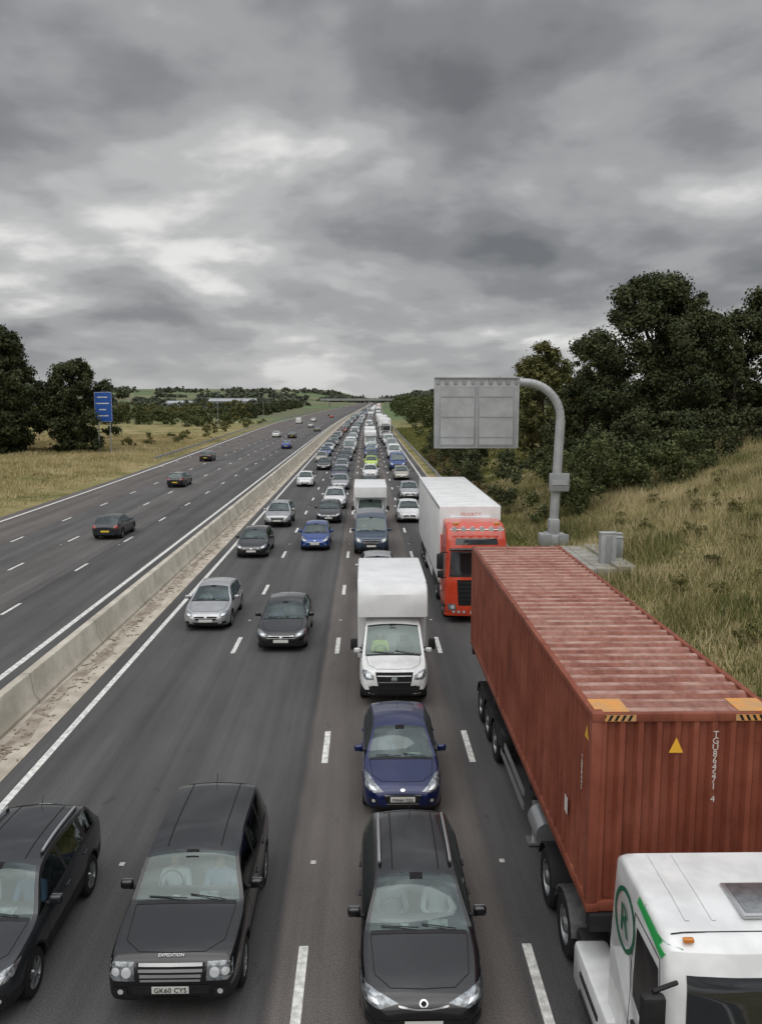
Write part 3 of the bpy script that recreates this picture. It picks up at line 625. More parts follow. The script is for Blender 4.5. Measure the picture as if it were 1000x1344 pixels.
def cab_common(mb,C,S):
    w=S['w']; F=C.front(.008);F2=C.front(.016);F3=C.front(.024); zs,zt=S['screen']
    a=w*.86
    patch(mb,F,[(-a,zs),(a,zs),(a*.94,zt),(-a*.94,zt)],CI['dglass'],.12,6)
    ribbon(mb,F2,[(-a,zs-.03),(a,zs-.03)],.07,CI['black'])
    for x0,x1 in ((-.9,-.1),(-.05,.75)):
        p=C.front(.03)((x0,zs+.08)); q=C.front(.03)((x1,zs+.02)); mb.cyl(p,q,.014,CI['black'],5)
    patch(mb,F,[(-.78,zs-.18),(.78,zs-.18),(.72,.75),(-.72,.75)],CI['gap'],.12,5)
    for i in range(5):
        z=zs-.28-i*(zs-1.1)/5.; ribbon(mb,F2,[(-.74,z),(.74,z)],.09,CI['black'] if not S.get('gbar') else CI[S['gbar']])
    for sg in (-1,1):
        patch(mb,F,[(sg*.80,.55),(sg*1.12,.58),(sg*1.14,.82),(sg*.84,.80)],CI['lamp'],.08,3); patch(mb,F2,circ(sg*.94,.69,.08),CI['bright'],.05,2)
        patch(mb,C.side(sg,.008),[(.42,zs-.12),(.62,zt-.12),(1.35,zt-.12),(1.35,zs-.05),(.9,zs-.15)],CI['dglass'],.12,5)
        ribbon(mb,C.side(sg,.006),[(.35,.8),(.35,zs-.2),(.6,zt+.0),(1.45,zt+.0),(1.45,.8)],.018,CI['gap'])
        ribbon(mb,C.side(sg,.006),[(.1,.62),(1.95,.62)],.3,CI['black'])
        mb.box((sg*(w+.20),.10,zt-.35),(.26,.14,.62),CI['black'],.05); mb.box((sg*(w+.18),.08,zt-.85),(.24,.13,.28),CI['black'],.04)
        mb.cyl((sg*(w-.1),.25,zt-.02),(sg*(w+.2),.12,zt-.02),.025,CI['black'],6); mb.cyl((sg*(w-.1),.2,zt-1.0),(sg*(w+.18),.1,zt-1.0),.025,CI['black'],6)
        p=C.side(sg,.02)((1.2,zs-.35)); mb.box(p,(.04,.2,.05),CI['black'],.01)
    patch(mb,F2,[(-.26,.42),(.26,.42),(.26,.53),(-.26,.53)],CI['plate'],.1,2)
def chassis(mb,y0,y1,axles,w,z=1.0,R=.5,dual=()):
    for sx in (-.42,.42): mb.box((sx,(y0+y1)/2,z),(.12,y1-y0,.26),CI['black'],.01)
    k=int((y1-y0)/1.4)
    for i in range(k+1): mb.box((0,y0+(y1-y0)*i/k,z),(.84,.09,.18),CI['black'])
    for a in axles:
        mb.cyl((-w+.2,a,R),(w-.2,a,R),.07,CI['black'],8)
        for sg in (-1,1):
            wheel(mb,sg*(w-.17),a,R,.31,sg,True)
def mudguard(mb,sg,w,y,R=.5,r=.6,m='black'):
    pts=[(y+r*math.cos(t),R+r*math.sin(t)) for t in lin(.25,math.pi-.25,9)]
    vs=[]
    for a,b in pts: vs+=[(sg*(w-.42),a,b),(sg*(w+.0),a,b),(sg*(w),a,b-.04)]
    fs=[]
    for i in range(len(pts)-1): fs+=[[3*i,3*i+1,3*i+4,3*i+3],[3*i+1,3*i+2,3*i+5,3*i+4]]
    mb.add(vs,fs,CI[m],True)
TX,TY=4.36,7.95
lorry=bpy.data.objects.new('container_lorry',None); link(lorry); lorry.location=(TX,TY,0)
S=dict(w=1.2,screen=(1.78,2.72),prof=[(0.05,.38),(0,.6),(0,1.6),(.06,1.85),(.22,2.6),(.38,2.92),(.6,3.02),(1.2,3.06),(2.15,3.08),(2.28,3.0),(2.3,1.0),(2.2,.7),(1.9,.55)])
mb,C=truck_cab(S); cab_common(mb,C,S)
mb.box((.32,1.12,3.078),(1.0,.66,.05),CI['silver'],.02); mb.box((.32,1.12,3.105),(.90,.56,.02),CI['rim'],.005)
for sx in (-.9,.95): mb.box((sx,.5,3.01),(.12,.06,.05),CI['amber'],.015)
ribbon(mb,C.top(.006),[(-1.05,.62),(1.05,.62)],.015,CI['gap'])
for x in (-.8,-.5,): ribbon(mb,C.top(.012),[(x,.8),(x,2.1)],.05,0)
for sg in (-1,1):
    wheel(mb,sg*1.03,1.35,.5,.31,sg,True); mudguard(mb,sg,1.2,1.35)
mb.box((.95,3.1,.72),(.5,.9,.5),CI['silver'],.08)
# white side fairing with steps between cab and drive axle
mb.box((-1.08,2.75,.62),(.5,1.7,.62),0,.07); mb.box((-1.32,2.7,.42),(.06,.9,.10),CI['black'],.01); mb.box((-1.32,2.7,.70),(.06,.9,.08),CI['black'],.01)
mb.box((-1.0,3.72,.75),(.45,.3,.4),CI['black'],.05)
mb.box((-1.16,.60,.55),(.34,1.2,.5),0,.07)
gcol=M('logo_green',(.01,.12,.06),.4); gl2=M('stripe_green',(.03,.42,.10),.4)
cabmats=CMATS+[gcol,gl2]
sidec=C.side(-1,.012)
ribbon(mb,sidec,circ(1.78,2.42,.36,28),.06,len(CMATS),.05,True)
patch(mb,C.side(-1,.010),[(.45,2.93),(1.35,2.99),(1.4,2.88),(.55,2.76)],len(CMATS)+1,.1,3)
p=sidec((1.78,2.42))
cabo=obj('cab',mb.mesh('cab',cabmats),(0,0,0),0,lorry); setpaint(cabo,P['white'])
text('R',.52,gcol,(p.x-.006,1.78,2.24),(math.radians(90),0,math.radians(-90)),cabo,'logo_letter')
mb=MB(); chassis(mb,1.2,16.3,[4.6,5.95],1.25,1.0); chassis(mb,5.0,16.3,[11.95,13.25,14.55],1.25,1.28)
for sg in (-1,1):
    for a in (11.95,13.25,14.55): mudguard(mb,sg,1.25,a)
    for a in (4.6,5.95): mudguard(mb,sg,1.25,a,m='rim' if a<5 else 'black')
    mb.box((sg*1.0,8.0,.62),(.14,.14,1.2),CI['silver'],.02); mb.box((sg*1.0,8.0,.06),(.34,.3,.05),CI['silver'])
    for z in (.62,.92): mb.box((sg*1.2,9.7,z),(.04,2.8,.12),CI['silver'])
    mb.cyl((sg*.98,6.9,.75),(sg*.98,7.7,.75),.25,CI['silver'],16)
    mb.box((sg*1.0,7.35,1.36),(.5,.3,.12),CI['black'],.02)
for yy in (3.2,7.5,12.,16.3): mb.box((0,yy,1.5),(2.5,.22,.26),CI['black'],.02)
mb.box((-1.1,10.9,.95),(.3,.5,.45),CI['black'],.05)
for cx_,ci in ((-.3,'red'),(0,'amber'),(.3,'black')):
    mb.tube([Vector((cx_+.07*math.cos(t*1.9),2.45+t*.05,1.9-.35*math.sin(t*.26)+.07*math.sin(t*1.9))) for t in lin(0,12,70)],.014,CI[ci],5)
obj('chassis',mb.mesh('chassis',CMATS),(0,0,0),0,lorry)
cw=1.285; z0,z1=1.64,4.54; y0,y1=3.15,16.45
RP=(y1-.3-y0-.5)/int((y1-.3-y0-.5)/.36)
def contmat(name,roof=False):
    m=bpy.data.materials.new(name); m.use_nodes=True; nt=m.node_tree; b=nt.nodes['Principled BSDF']
    tc=nt.nodes.new('ShaderNodeTexCoord')
    def nz(scale,det,mp=None,r=.65):
        n=nt.nodes.new('ShaderNodeTexNoise'); n.inputs['Scale'].default_value=scale; n.inputs['Detail'].default_value=det; n.inputs['Roughness'].default_value=r
        if mp:
            q=nt.nodes.new('ShaderNodeMapping'); q.inputs['Scale'].default_value=mp; nt.links.new(tc.outputs['Object'],q.inputs[0]); nt.links.new(q.outputs[0],n.inputs['Vector'])
        else: nt.links.new(tc.outputs['Object'],n.inputs['Vector'])
        return n
    def rp(src,els):
        r=nt.nodes.new('ShaderNodeValToRGB'); e=r.color_ramp.elements; e[0].position=els[0][0]; e[0].color=(*els[0][1],1); e[1].position=els[-1][0]; e[1].color=(*els[-1][1],1)
        for p,c in els[1:-1]: q=e.new(p); q.color=(*c,1)
        nt.links.new(src,r.inputs['Fac']); return r
    if roof:
        a=rp(nz(.9,7,(1,.6,1),.75).outputs['Fac'],[(.36,(.19,.06,.04)),(.47,(.26,.10,.07)),(.56,(.31,.15,.115)),(.66,(.24,.088,.062)),(.8,(.14,.045,.03))])
        c=rp(nz(9,5,(1,.4,1)).outputs['Fac'],[(.35,(.72,.7,.68)),(.55,(1,1,1)),(.75,(1.15,1.15,1.15))])
    else:
        a=rp(nz(.9,6).outputs['Fac'],[(.36,(.19,.050,.028)),(.5,(.235,.066,.038)),(.66,(.275,.088,.055))])
        c=rp(nz(3,5,(1,1,.15)).outputs['Fac'],[(.33,(.66,.62,.6)),(.5,(1,1,1)),(.8,(1.1,1.1,1.1))])
    mu=nt.nodes.new('ShaderNodeMixRGB'); mu.blend_type='MULTIPLY'; mu.inputs[0].default_value=1; nt.links.new(a.outputs[0],mu.inputs[1]); nt.links.new(c.outputs[0],mu.inputs[2])
    cur=mu.outputs[0]
    if roof:
        s=nt.nodes.new('ShaderNodeSeparateXYZ'); nt.links.new(tc.outputs['Object'],s.inputs[0])
        a1=nt.nodes.new('ShaderNodeMath'); a1.operation='SUBTRACT'; a1.inputs[1].default_value=y0+.5; nt.links.new(s.outputs['Y'],a1.inputs[0])
        a2=nt.nodes.new('ShaderNodeMath'); a2.operation='DIVIDE'; a2.inputs[1].default_value=RP; nt.links.new(a1.outputs[0],a2.inputs[0])
        a3=nt.nodes.new('ShaderNodeMath'); a3.operation='FRACT'; nt.links.new(a2.outputs[0],a3.inputs[0])
        rr=rp(a3.outputs[0],[(.0,(1,1,1)),(.26,(1,1,1)),(.31,(0,0,0)),(.93,(0,0,0)),(1.,(1,1,1))])
        wn=rp(nz(2.2,7,(.8,1.2,1),.7).outputs['Fac'],[(.42,(.15,.15,.15)),(.62,(1,1,1))])
        ml=nt.nodes.new('ShaderNodeMath'); ml.operation='MULTIPLY'; nt.links.new(rr.outputs[0],ml.inputs[0]); nt.links.new(wn.outputs[0],ml.inputs[1])
        mx=nt.nodes.new('ShaderNodeMixRGB'); nt.links.new(ml.outputs[0],mx.inputs[0]); nt.links.new(cur,mx.inputs[1]); mx.inputs[2].default_value=(.47,.31,.26,1); cur=mx.outputs[0]
    else:
        rn=rp(nz(14,4,None,.6).outputs['Fac'],[(.66,(0,0,0)),(.70,(1,1,1))])
        mx=nt.nodes.new('ShaderNodeMixRGB'); nt.links.new(rn.outputs[0],mx.inputs[0]); nt.links.new(cur,mx.inputs[1]); mx.inputs[2].default_value=(.13,.035,.015,1); cur=mx.outputs[0]
    nt.links.new(cur,b.inputs['Base Color']); b.inputs['Roughness'].default_value=.62; b.inputs['Specular IOR Level'].default_value=.35
    return m
mside=contmat('container_red'); mroof=contmat('container_roof',True)
orange=M('orange_patch',(.68,.31,.08),.6,0,.4,0,c2=(.50,.30,.14),vs=4); wht=M('stencil_white',(.62,.58,.55),.6); yel=M('warning_yellow',(.8,.42,.03),.5)
mb=MB()
def corr(along0,along1,fn,m,pitch=.28,dep=.04):
    pts=[]; a=along0; n=int((along1-along0)/pitch); pitch=(along1-along0)/n
    for i in range(n):
        s=along0+i*pitch; pts+=[(s,0),(s+pitch*.27,0),(s+pitch*.46,dep),(s+pitch*.81,dep)]
    pts.append((along1,0)); vs=[]
    for a,d in pts: vs+=list(fn(a,d))
    mb.add(vs,[[2*i,2*i+2,2*i+3,2*i+1] for i in range(len(pts)-1)],m,False)
for sg in (-1,1): corr(y0+.16,y1-.16,lambda a,d:((sg*(cw-.012-d),a,z0+.15),(sg*(cw-.012-d),a,z1-.1)),0,.28,.07)
corr(-cw+.14,cw-.14,lambda a,d:((a,y0+.02+d,z0+.15),(a,y0+.02+d,z1-.1)),0,.25,.08)
corr(-cw+.14,cw-.14,lambda a,d:((a,y1-.02-d,z0+.15),(a,y1-.02-d,z1-.1)),0,.25,.02)
corr(y0+.5,y1-.3,lambda a,d:((-cw+.09,a,z1-.012-d),(cw-.09,a,z1-.012-d)),1,.36,.045)
mb.box((0,y0+.28,z1-.014),(2*cw-.16,.5,.02),1); mb.box((0,y1-.2,z1-.014),(2*cw-.16,.24,.02),1)
for sg in (-1,1):
    mb.box((sg*(cw-.045),(y0+y1)/2,z1-.05),(.09,y1-y0-.1,.10),0,.008); mb.box((sg*(cw-.045),(y0+y1)/2,z0+.08),(.09,y1-y0-.1,.16),0,.008)
    for yy in (y0+.07,y1-.07):
        mb.box((sg*(cw-.07),yy,(z0+z1)/2),(.14,.14,z1-z0-.2),0,.012)
        for zz in (z0+.06,z1-.055): mb.box((sg*(cw-.085),yy+(.01 if yy<6 else -.01),zz),(.18,.18,.13),0,.015)
    mb.box((sg*(cw-.30),y0+.32,z1+.004),(.46,.5,.008),2)
    for k in range(5): mb.add([(sg*(cw-.12)-sg*k*.09,y0-.004,z1-.10),(sg*(cw-.16)-sg*k*.09,y0-.004,z1-.10),(sg*(cw-.20)-sg*k*.09,y0-.004,z1-.02),(sg*(cw-.16)-sg*k*.09,y0-.004,z1-.02)],[[0,1,2,3]],4,False)
    mb.box((sg*(cw-.35),y0+.0,z1-.06),(.5,.004,.09),2)
for yy in (y0+.045,y1-.045):
    mb.box((0,yy,z1-.06),(2*cw-.3,.08,.115),0,.008); mb.box((0,yy,z0+.08),(2*cw-.3,.08,.15),0,.008)
mb.add([(-.22,y0-.0,3.98),(-.02,y0-.0,3.98),(-.12,y0-.0,4.2)],[[0,1,2]],3,False)
cont=obj('shipping_container',mb.mesh('shipping_container',[mside,mroof,orange,yel,mt['gap']]),(0,0,0),0,lorry)
text('\n'.join('TGU864571 4'),.13,wht,(.42,y0-.004,4.2),(math.radians(90),0,0),cont,'container_number',space=.72)
text('\n'.join('TGU8645'),.1,wht,(-cw-.004,y0+.45,3.7),(math.radians(90),0,math.radians(-90)),cont,'container_number',space=.75)
mb=MB(); mb.box((-cw-.004,y0+1.3,2.6),(.004,.18,.26),0); mb.add([(-cw-.006,y0+.12,4.1),(-cw-.006,y0+.34,4.1),(-cw-.006,y0+.23,4.3)],[[0,1,2]],1,False)
obj('stickers',mb.mesh('stickers',[wht,yel]),(0,0,0),0,cont)
tarp=M('trailer_white',(.75,.76,.76),.5,0,.4,0,var=.12,vs=1.2)
def box_lorry(detail=True):
    S=dict(w=1.25,screen=(1.95,2.85),gbar='black',prof=[(0.05,.33),(0,.6),(0,1.7),(.05,1.98),(.18,2.75),(.22,2.95),(.32,3.35),(.6,3.72),(1.2,3.88),(2.1,3.9),(2.25,3.8),(2.25,1.0),(2.1,.6)])
    mb,C=truck_cab(S); cab_common(mb,C,S)
    F=C.front(.03); mb.box((0,.02,2.98),(2.2,.30,.10),CI['dglass'],.03)
    patch(mb,C.front(.01),[(-.85,3.12),(.85,3.12),(.8,3.36),(-.8,3.36)],CI['dglass'],.1,4)
    mb.cyl((-1.05,.25,3.72),(1.05,.25,3.72),.035,CI['chrome'],8)
    for x in lin(-.9,.9,6): mb.cyl((x,.22,3.76),(x,.10,3.76),.10,CI['bright'],14)
    for x in (-.8,.8): mb.box((x,.5,3.92),(.25,.2,.12),CI['amber'],.03)
    for sg in (-1,1):
        wheel(mb,sg*1.07,1.4,.5,.31,sg,True); mudguard(mb,sg,1.25,1.4)
        mb.box((sg*1.2,2.55,1.9),(.06,.7,2.6),0,.03); mb.box((sg*1.02,3.1,.7),(.45,1.2,.5),CI['black'],.06)
        for x in (.5,.7,.9): patch(mb,C.front(.02),circ(sg*x,.5,.06),CI['bright'],.05,2)
    ribbon(mb,C.front(.014),[(-1.1,.36),(1.1,.36)],.08,CI['gap'])
    chassis(mb,1.5,15.8,[4.4],1.25,1.0); chassis(mb,6,15.8,[11.5,12.8,14.1],1.25,1.1)
    ti=len(CMATS)
    mb.box((0,9.3,2.75),(2.56,13.5,3.2),ti,.03); 
    for sg in (-1,1):
        mb.box((sg*1.285,9.3,4.3),(.03,13.5,.10),CI['silver']); mb.box((sg*1.285,9.3,1.2),(.03,13.5,.12),CI['silver'])
        for k in range(12): mb.box((sg*1.287,3.2+k*1.1,2.75),(.012,.05,3.0),ti)
        mb.box((sg*1.2,9.0,.75),(.04,4.,.5),ti,.02)
    for k in range(13): mb.box((0,3.1+k*1.02,4.355),(2.5,.03,.012),ti)
    mb.box((0,2.48,3.35),(1.7,.18,1.2),ti,.06); patch(mb,lambda p:Vector((p[0],2.38,p[1])),[(-.6,3.1),(.6,3.1),(.6,3.7),(-.6,3.7)],CI['inter2'],.3,2)
    return mb
bl=box_lorry(); blm=bl.mesh('box_lorry',CMATS+[tarp],)
o=obj('box_lorry',blm,(4.33,32.6,0)); setpaint(o,P['orange'])
text('PRIORITY',.2,P['orange'],(0.,2.30,3.98),(math.radians(90),0,0),o,'trailer_lettering')
def luton(boxw=1.06,ybox=1.62,yend=6.3,zt=3.2,motor=False):
    mb,C=build_car('vc',SP['vancab']); ti=len(CMATS)
    mb.box((0,(ybox+.75+yend)/2,(zt+.75)/2),(2*boxw,yend-ybox-.75,zt-.75),ti,.04)
    pts=[(.0,2.28),(.0,2.6),(.06,2.95),(.22,zt-.08),(.42,zt-.004),(.86,zt-.004),(.86,2.28)]
    st=[(-1,.08),(-.97,.03),(-.9,0),(0,0),(.9,0),(.97,.03),(1,.08)]; vs=[];n=len(pts)
    for f,i_ in st:
        for y,z in pts: vs.append((f*boxw*.998,ybox-.1+y+(i_ if y<.5 else 0),z-(i_*.6 if z>2.9 else 0)))
    fs=[[i*n+j,i*n+(j+1)%n,(i+1)*n+(j+1)%n,(i+1)*n+j] for i in range(len(st)-1) for j in range(n)]+[list(range(n)),[ (len(st)-1)*n+a for a in range(n)]]
    mb.add(vs,fs,ti,True)
    for sg in (-1,1):
        wheel(mb,sg*.93,4.6,.345,.24,sg); mb.box((sg*(boxw+.004),(ybox+.8+yend)/2,.85),(.02,yend-ybox-.9,.14),CI['silver'])
        mb.box((sg*(boxw+.004),(ybox+.8+yend)/2,zt-.07),(.02,yend-ybox-.9,.07),CI['silver'])
        mb.box((sg*1.17,1.42,1.48),(.2,.12,.34),CI['black'],.04); mb.box((sg*1.06,1.42,1.36),(.24,.05,.05),CI['black'])
        if motor: mb.box((sg*(boxw+.006),4.,2.1),(.01,1.,.5),CI['dglass'])
    for k in range(4): mb.box((0,ybox+1.5+k*.95,zt+.004),(2*boxw-.1,.03,.01),ti)
    mb.box((0,4.,.6),(.9,4.2,.2),CI['black'])
    return mb
lv=luton(); lm=lv.mesh('box_van',CMATS+[tarp]); o=obj('box_van',lm,(.80,23.5,0)); setpaint(o,P['white'])
obj('driver',PERS[3],(-.37,1.8,.95),0,o)
mh=luton(1.1,.9,6.6,2.95,True); mm=mh.mesh('motorhome',CMATS+[tarp]); o=obj('motorhome',mm,(.3,55.5,0)); setpaint(o,P['white'])
# ------------------------------------------------------------------ queue in the distance
rnd=random.Random(11)
def fill(u,y0,y1,kinds,gap):
    y=y0
    while y<y1:
        k=rnd.choice(kinds); pc=rnd.choice(['black','dgrey','silver','white','white','grey','navy','blue','red','silver','black','slate','white','beige'])
        if k=='lorry':
            o=obj('box_lorry',blm,(u+float(xoff(y)),y,0),head(y)); setpaint(o,P[rnd.choice(['white','orange','blue','green','white'])]); y+=17
        elif k=='luton':
            o=obj('box_van',lm,(u+float(xoff(y)),y,0),head(y)); setpaint(o,P['white']); y+=7
        else:
            if k=='van': pc=rnd.choice(['white','white','silver','navy'])
            car(k,pc,u+rnd.uniform(-.25,.25),y); y+=CARS[k][1]
        y+=rnd.uniform(*gap)
K=['hatch','mid','mid','estate','suv','softsuv','softsuv']
fill(-6.2,118,760,K+['hatch'],(3,9)); fill(-2.75,92,760,K+['van'],(2.,6)); fill(.8,118,760,K+['van','luton'],(2.,5)); fill(4.2,114,760,K+['van','van','lorry','luton'],(2.5,6))
# ------------------------------------------------------------------ gantry sign
gs=MB(); gy=49.2; A=M('sign_aluminium',(.43,.445,.45),.5,.2,.5,0,var=.18,vs=1.2); A2=M('sign_panel_grey',(.31,.325,.33),.55,.1,.5,0,var=.15,vs=.9)
gs.box((6.33,gy-.1,7.98),(4.85,.30,4.05),0,.03)
for cx in (5.22,7.44): 
    gs.box((cx,gy-.265,7.78),(2.08,.03,3.4),1,.01); gs.box((cx,gy-.285,7.78),(1.9,.012,3.2),0)
    for z in (6.6,7.75,8.9): gs.box((cx,gy-.30,z),(1.86,.03,.05),1)
for x in lin(4.1,8.6,10): gs.box((x,gy-.29,9.76),(.2,.05,.28),1)
for x in (4.0,8.66,6.33): gs.box((x,gy-.28,7.98),(.08,.05,4.),0)
gs.box((6.33,gy-.3,9.97),(4.85,.12,.07),0)
pts=[(10.95,gy+.1,.9),(11.1,gy+.1,4.5),(11.22,gy+.1,7.6)]+[(11.22-2.1*(1-math.cos(t)),gy+.1,7.6+2.1*math.sin(t)) for t in lin(0,math.pi/2,12)][1:]+[(7.6,gy+.1,9.76),(5.2,gy+.1,9.78)]
for a,b in zip(pts[:-1],pts[1:]): gs.cyl(a,b,.27 if a[2]<7 else .24,0,20)
gs.box((10.95,gy+.1,.95),(.9,.9,.10),0,.02); gs.box((10.95,gy+.1,.55),(1.5,1.3,.75),0,.06)
for a in (-.5,.5):
    gs.box((10.95+a,gy-.6,.6),(.55,.1,.8),1,.02)
gs.box((10.95,gy-.05,1.4),(.62,.62,.9),0,.08)
gs.box((11.15,gy-.3,4.0),(1.15,.2,1.05),1,.03); gs.box((11.15,gy-.42,4.0),(.9,.04,.3),0)
obj('overhead_gantry_sign',gs.mesh('overhead_gantry_sign',[A,A2]))
def cabinet(u,y,w,h,d,m=0):
    z=float(terr(u,y)); mb=MB(); mb.box((0,0,h/2-.1),(w,d,h+.2),0,.02); mb.box((0,0,h+.02),(w+.06,d+.06,.05),0,.015); mb.box((0,-d/2-.01,h/2),(w*.44,.02,h*.86),1,.004) ; mb.box((w*.2,-d/2-.03,h*.55),(.03,.03,.16),1)
    obj('roadside_cabinet',mb.mesh('roadside_cabinet',[A,A2]),(u,y,z))
cabinet(11.95,41.5,.75,1.85,.5); cabinet(12.75,42.5,.45,1.2,.4); cabinet(13.3,44.5,.5,.9,.4)
pv=MB(); conc2=M('concrete_slab',(.34,.33,.30),.9,0,.3,0,c2=(.24,.23,.2),vs=2)
for i in range(6):
    for j in range(3):
        pv.box((10.6+j*.95,40.5+i*1.1,.45+.12*max(0,j-1)),(.92,1.05,.5),0,.02)
obj('service_pavement',pv.mesh('service_pavement',[conc2]))
bs=MB(); blue=M('sign_blue',(.01,.08,.36),.5); 
bs.box((0,0,7.1),(2.7,.08,4.6),0,.01); bs.box((0,-.05,7.1),(2.62,.01,4.52),1); bs.box((0,-.06,7.1),(2.54,.01,4.44),0)
for x in (-.9,.9): bs.cyl((x,.12,-.5),(x,.12,9),.11,2,8)
for i,w in enumerate((1.6,2.0,1.1,1.7)): bs.box((-.1,-.07,8.6-i*.95),(w,.01,.16),1)
obj('motorway_sign',bs.mesh('motorway_sign',[blue,white,galv]),(-40.6,134,float(terr(-40.6,134))))
def lamp_post(u,y,h=10):
    mb=MB(); mb.cyl((0,0,0),(0,0,h),.09,0,8,.05); mb.cyl((0,0,h),(1.2,0,h+.25),.04,0,6); mb.box((1.5,0,h+.26),(.7,.2,.1),0,.02); obj('street_lamp',mb.mesh('street_lamp',[galv]),(u+float(xoff(y)),y,float(terr(u,y))))
lamp_post(-44,255,9.5); lamp_post(-40,330,10)
ob=MB(); yb=860; xb=float(xoff(yb))-9; bc=M('bridge_concrete',(.3,.3,.29),.9,0,.3,0,var=.2,vs=.2)
ob.box((xb,yb,7.2),(90,9,1.4),0,.1); ob.box((xb,yb-4.4,8.3),(90,.2,1.),0)
for u in (-36,-9.9+9,20): ob.box((xb+u,yb,3.2),(1.2,7,6.8),0,.1)
obj('road_bridge',ob.mesh('road_bridge',[bc]))
for (x,y,w,l,h) in ((-98,640,34,14,6.0),(-150,700,20,12,5.)):
    mb=MB(); mb.box((0,0,h/2-.5),(w,l,h+1),0,.05); mb.add([(-w/2-.4,-l/2-.4,h),(w/2+.4,-l/2-.4,h),(w/2+.4,0,h+2.),(-w/2-.4,0,h+2.),(w/2+.4,l/2+.4,h),(-w/2-.4,l/2+.4,h)],[[0,1,2,3],[3,2,4,5],[1,4,2],[0,3,5]],1,False)
    for k in range(4): mb.box((-w*.35+k*w*.23,-l/2-.04,1.9),(w*.12,.06,3.6),2)
    obj('farm_shed',mb.mesh('farm_shed',[M('shed_wall',(.28,.29,.29),.7),M('shed_roof',(.36,.38,.40),.6),M('shed_door',(.12,.14,.16),.6)]),(x,y,float(terr(x-float(xoff(y)),y))+1.0))
# ------------------------------------------------------------------ vegetation
def npmesh(name,V,k,mats,mi=None):
    V=np.ascontiguousarray(V.reshape(-1,3),dtype=np.float32); n=len(V); me=bpy.data.meshes.new(name)
    me.vertices.add(n); me.vertices.foreach_set('co',V.ravel()); me.loops.add(n); me.loops.foreach_set('vertex_index',np.arange(n,dtype=np.int32))
    me.polygons.add(n//k); me.polygons.foreach_set('loop_start',np.arange(0,n,k,dtype=np.int32))
    for m in mats: me.materials.append(m)
    if mi is not None: me.polygons.foreach_set('material_index',mi)
    me.update(calc_edges=True); me.validate(); return me
def leafmat(name,cols,scale=.5,rough=.8):
    m=bpy.data.materials.new(name); m.use_nodes=True; nt=m.node_tree; b=nt.nodes['Principled BSDF']
    b.inputs['Roughness'].default_value=rough; b.inputs['Specular IOR Level'].default_value=.2
    g=nt.nodes.new('ShaderNodeNewGeometry'); n=nt.nodes.new('ShaderNodeTexNoise'); n.inputs['Scale'].default_value=scale; n.inputs['Detail'].default_value=2
    nt.links.new(g.outputs['Position'],n.inputs['Vector'])
    a=nt.nodes.new('ShaderNodeMath'); a.operation='MULTIPLY_ADD'; a.inputs[1].default_value=.45; nt.links.new(g.outputs['Random Per Island'],a.inputs[0])
    s=nt.nodes.new('ShaderNodeMath'); s.operation='SUBTRACT'; s.inputs[1].default_value=.2; nt.links.new(n.outputs['Fac'],s.inputs[0]); nt.links.new(s.outputs[0],a.inputs[2])
    r=nt.nodes.new('ShaderNodeValToRGB'); e=r.color_ramp.elements; e[0].position=.15; e[0].color=(*cols[0],1); e[1].position=.85; e[1].color=(*cols[-1],1)
    for i,c in enumerate(cols[1:-1]): q=e.new(.15+.7*(i+1)/(len(cols)-1)); q.color=(*c,1)
    nt.links.new(a.outputs[0],r.inputs['Fac']); nt.links.new(r.outputs[0],b.inputs['Base Color'])
    return m
bark=M('bark',(.07,.055,.04),.95,0,.2,0,var=.5,vs=6)
LM={'dark':leafmat('leaves_dark',[(.022,.030,.013),(.045,.055,.022),(.080,.088,.038)]),
    'olive':leafmat('leaves_olive',[(.05,.056,.02),(.10,.102,.034),(.155,.14,.052)]),
    'green':leafmat('leaves_green',[(.035,.048,.018),(.07,.085,.03),(.115,.13,.05)]),
    'far':leafmat('leaves_far_hazed',[(.065,.078,.058),(.095,.108,.075),(.13,.14,.095)],.05),  # distance haze is put into these paler leaf colours
    'brown':leafmat('leaves_brown',[(.09,.06,.033),(.13,.10,.05),(.11,.115,.05)])}
def blob_leaves(centers,radii,per,size,squash=.8):
    out=[]
    for c,r in zip(centers,radii):
        k=max(4,int(per*r*r)); d=rng.normal(size=(k,3)); d/=np.linalg.norm(d,axis=1)[:,None]; rr=r*(rng.random(k)**.4)*(1+.25*rng.normal(size=k))
        p=c+d*rr[:,None]*np.array([1,1,squash]); nrm=d+rng.normal(size=(k,3))*.6+np.array([0,0,.3]); nrm/=np.linalg.norm(nrm,axis=1)[:,None]
        t=np.cross(nrm,rng.normal(size=(k,3))); t/=np.linalg.norm(t,axis=1)[:,None]; b=np.cross(nrm,t); s=(size*(.5+1.0*rng.random(k)))[:,None]
        out.append(np.stack([p-t*s*.5,p+b*s*.42,p+t*s*.6,p-b*s*.42],1))
    return np.concatenate(out)
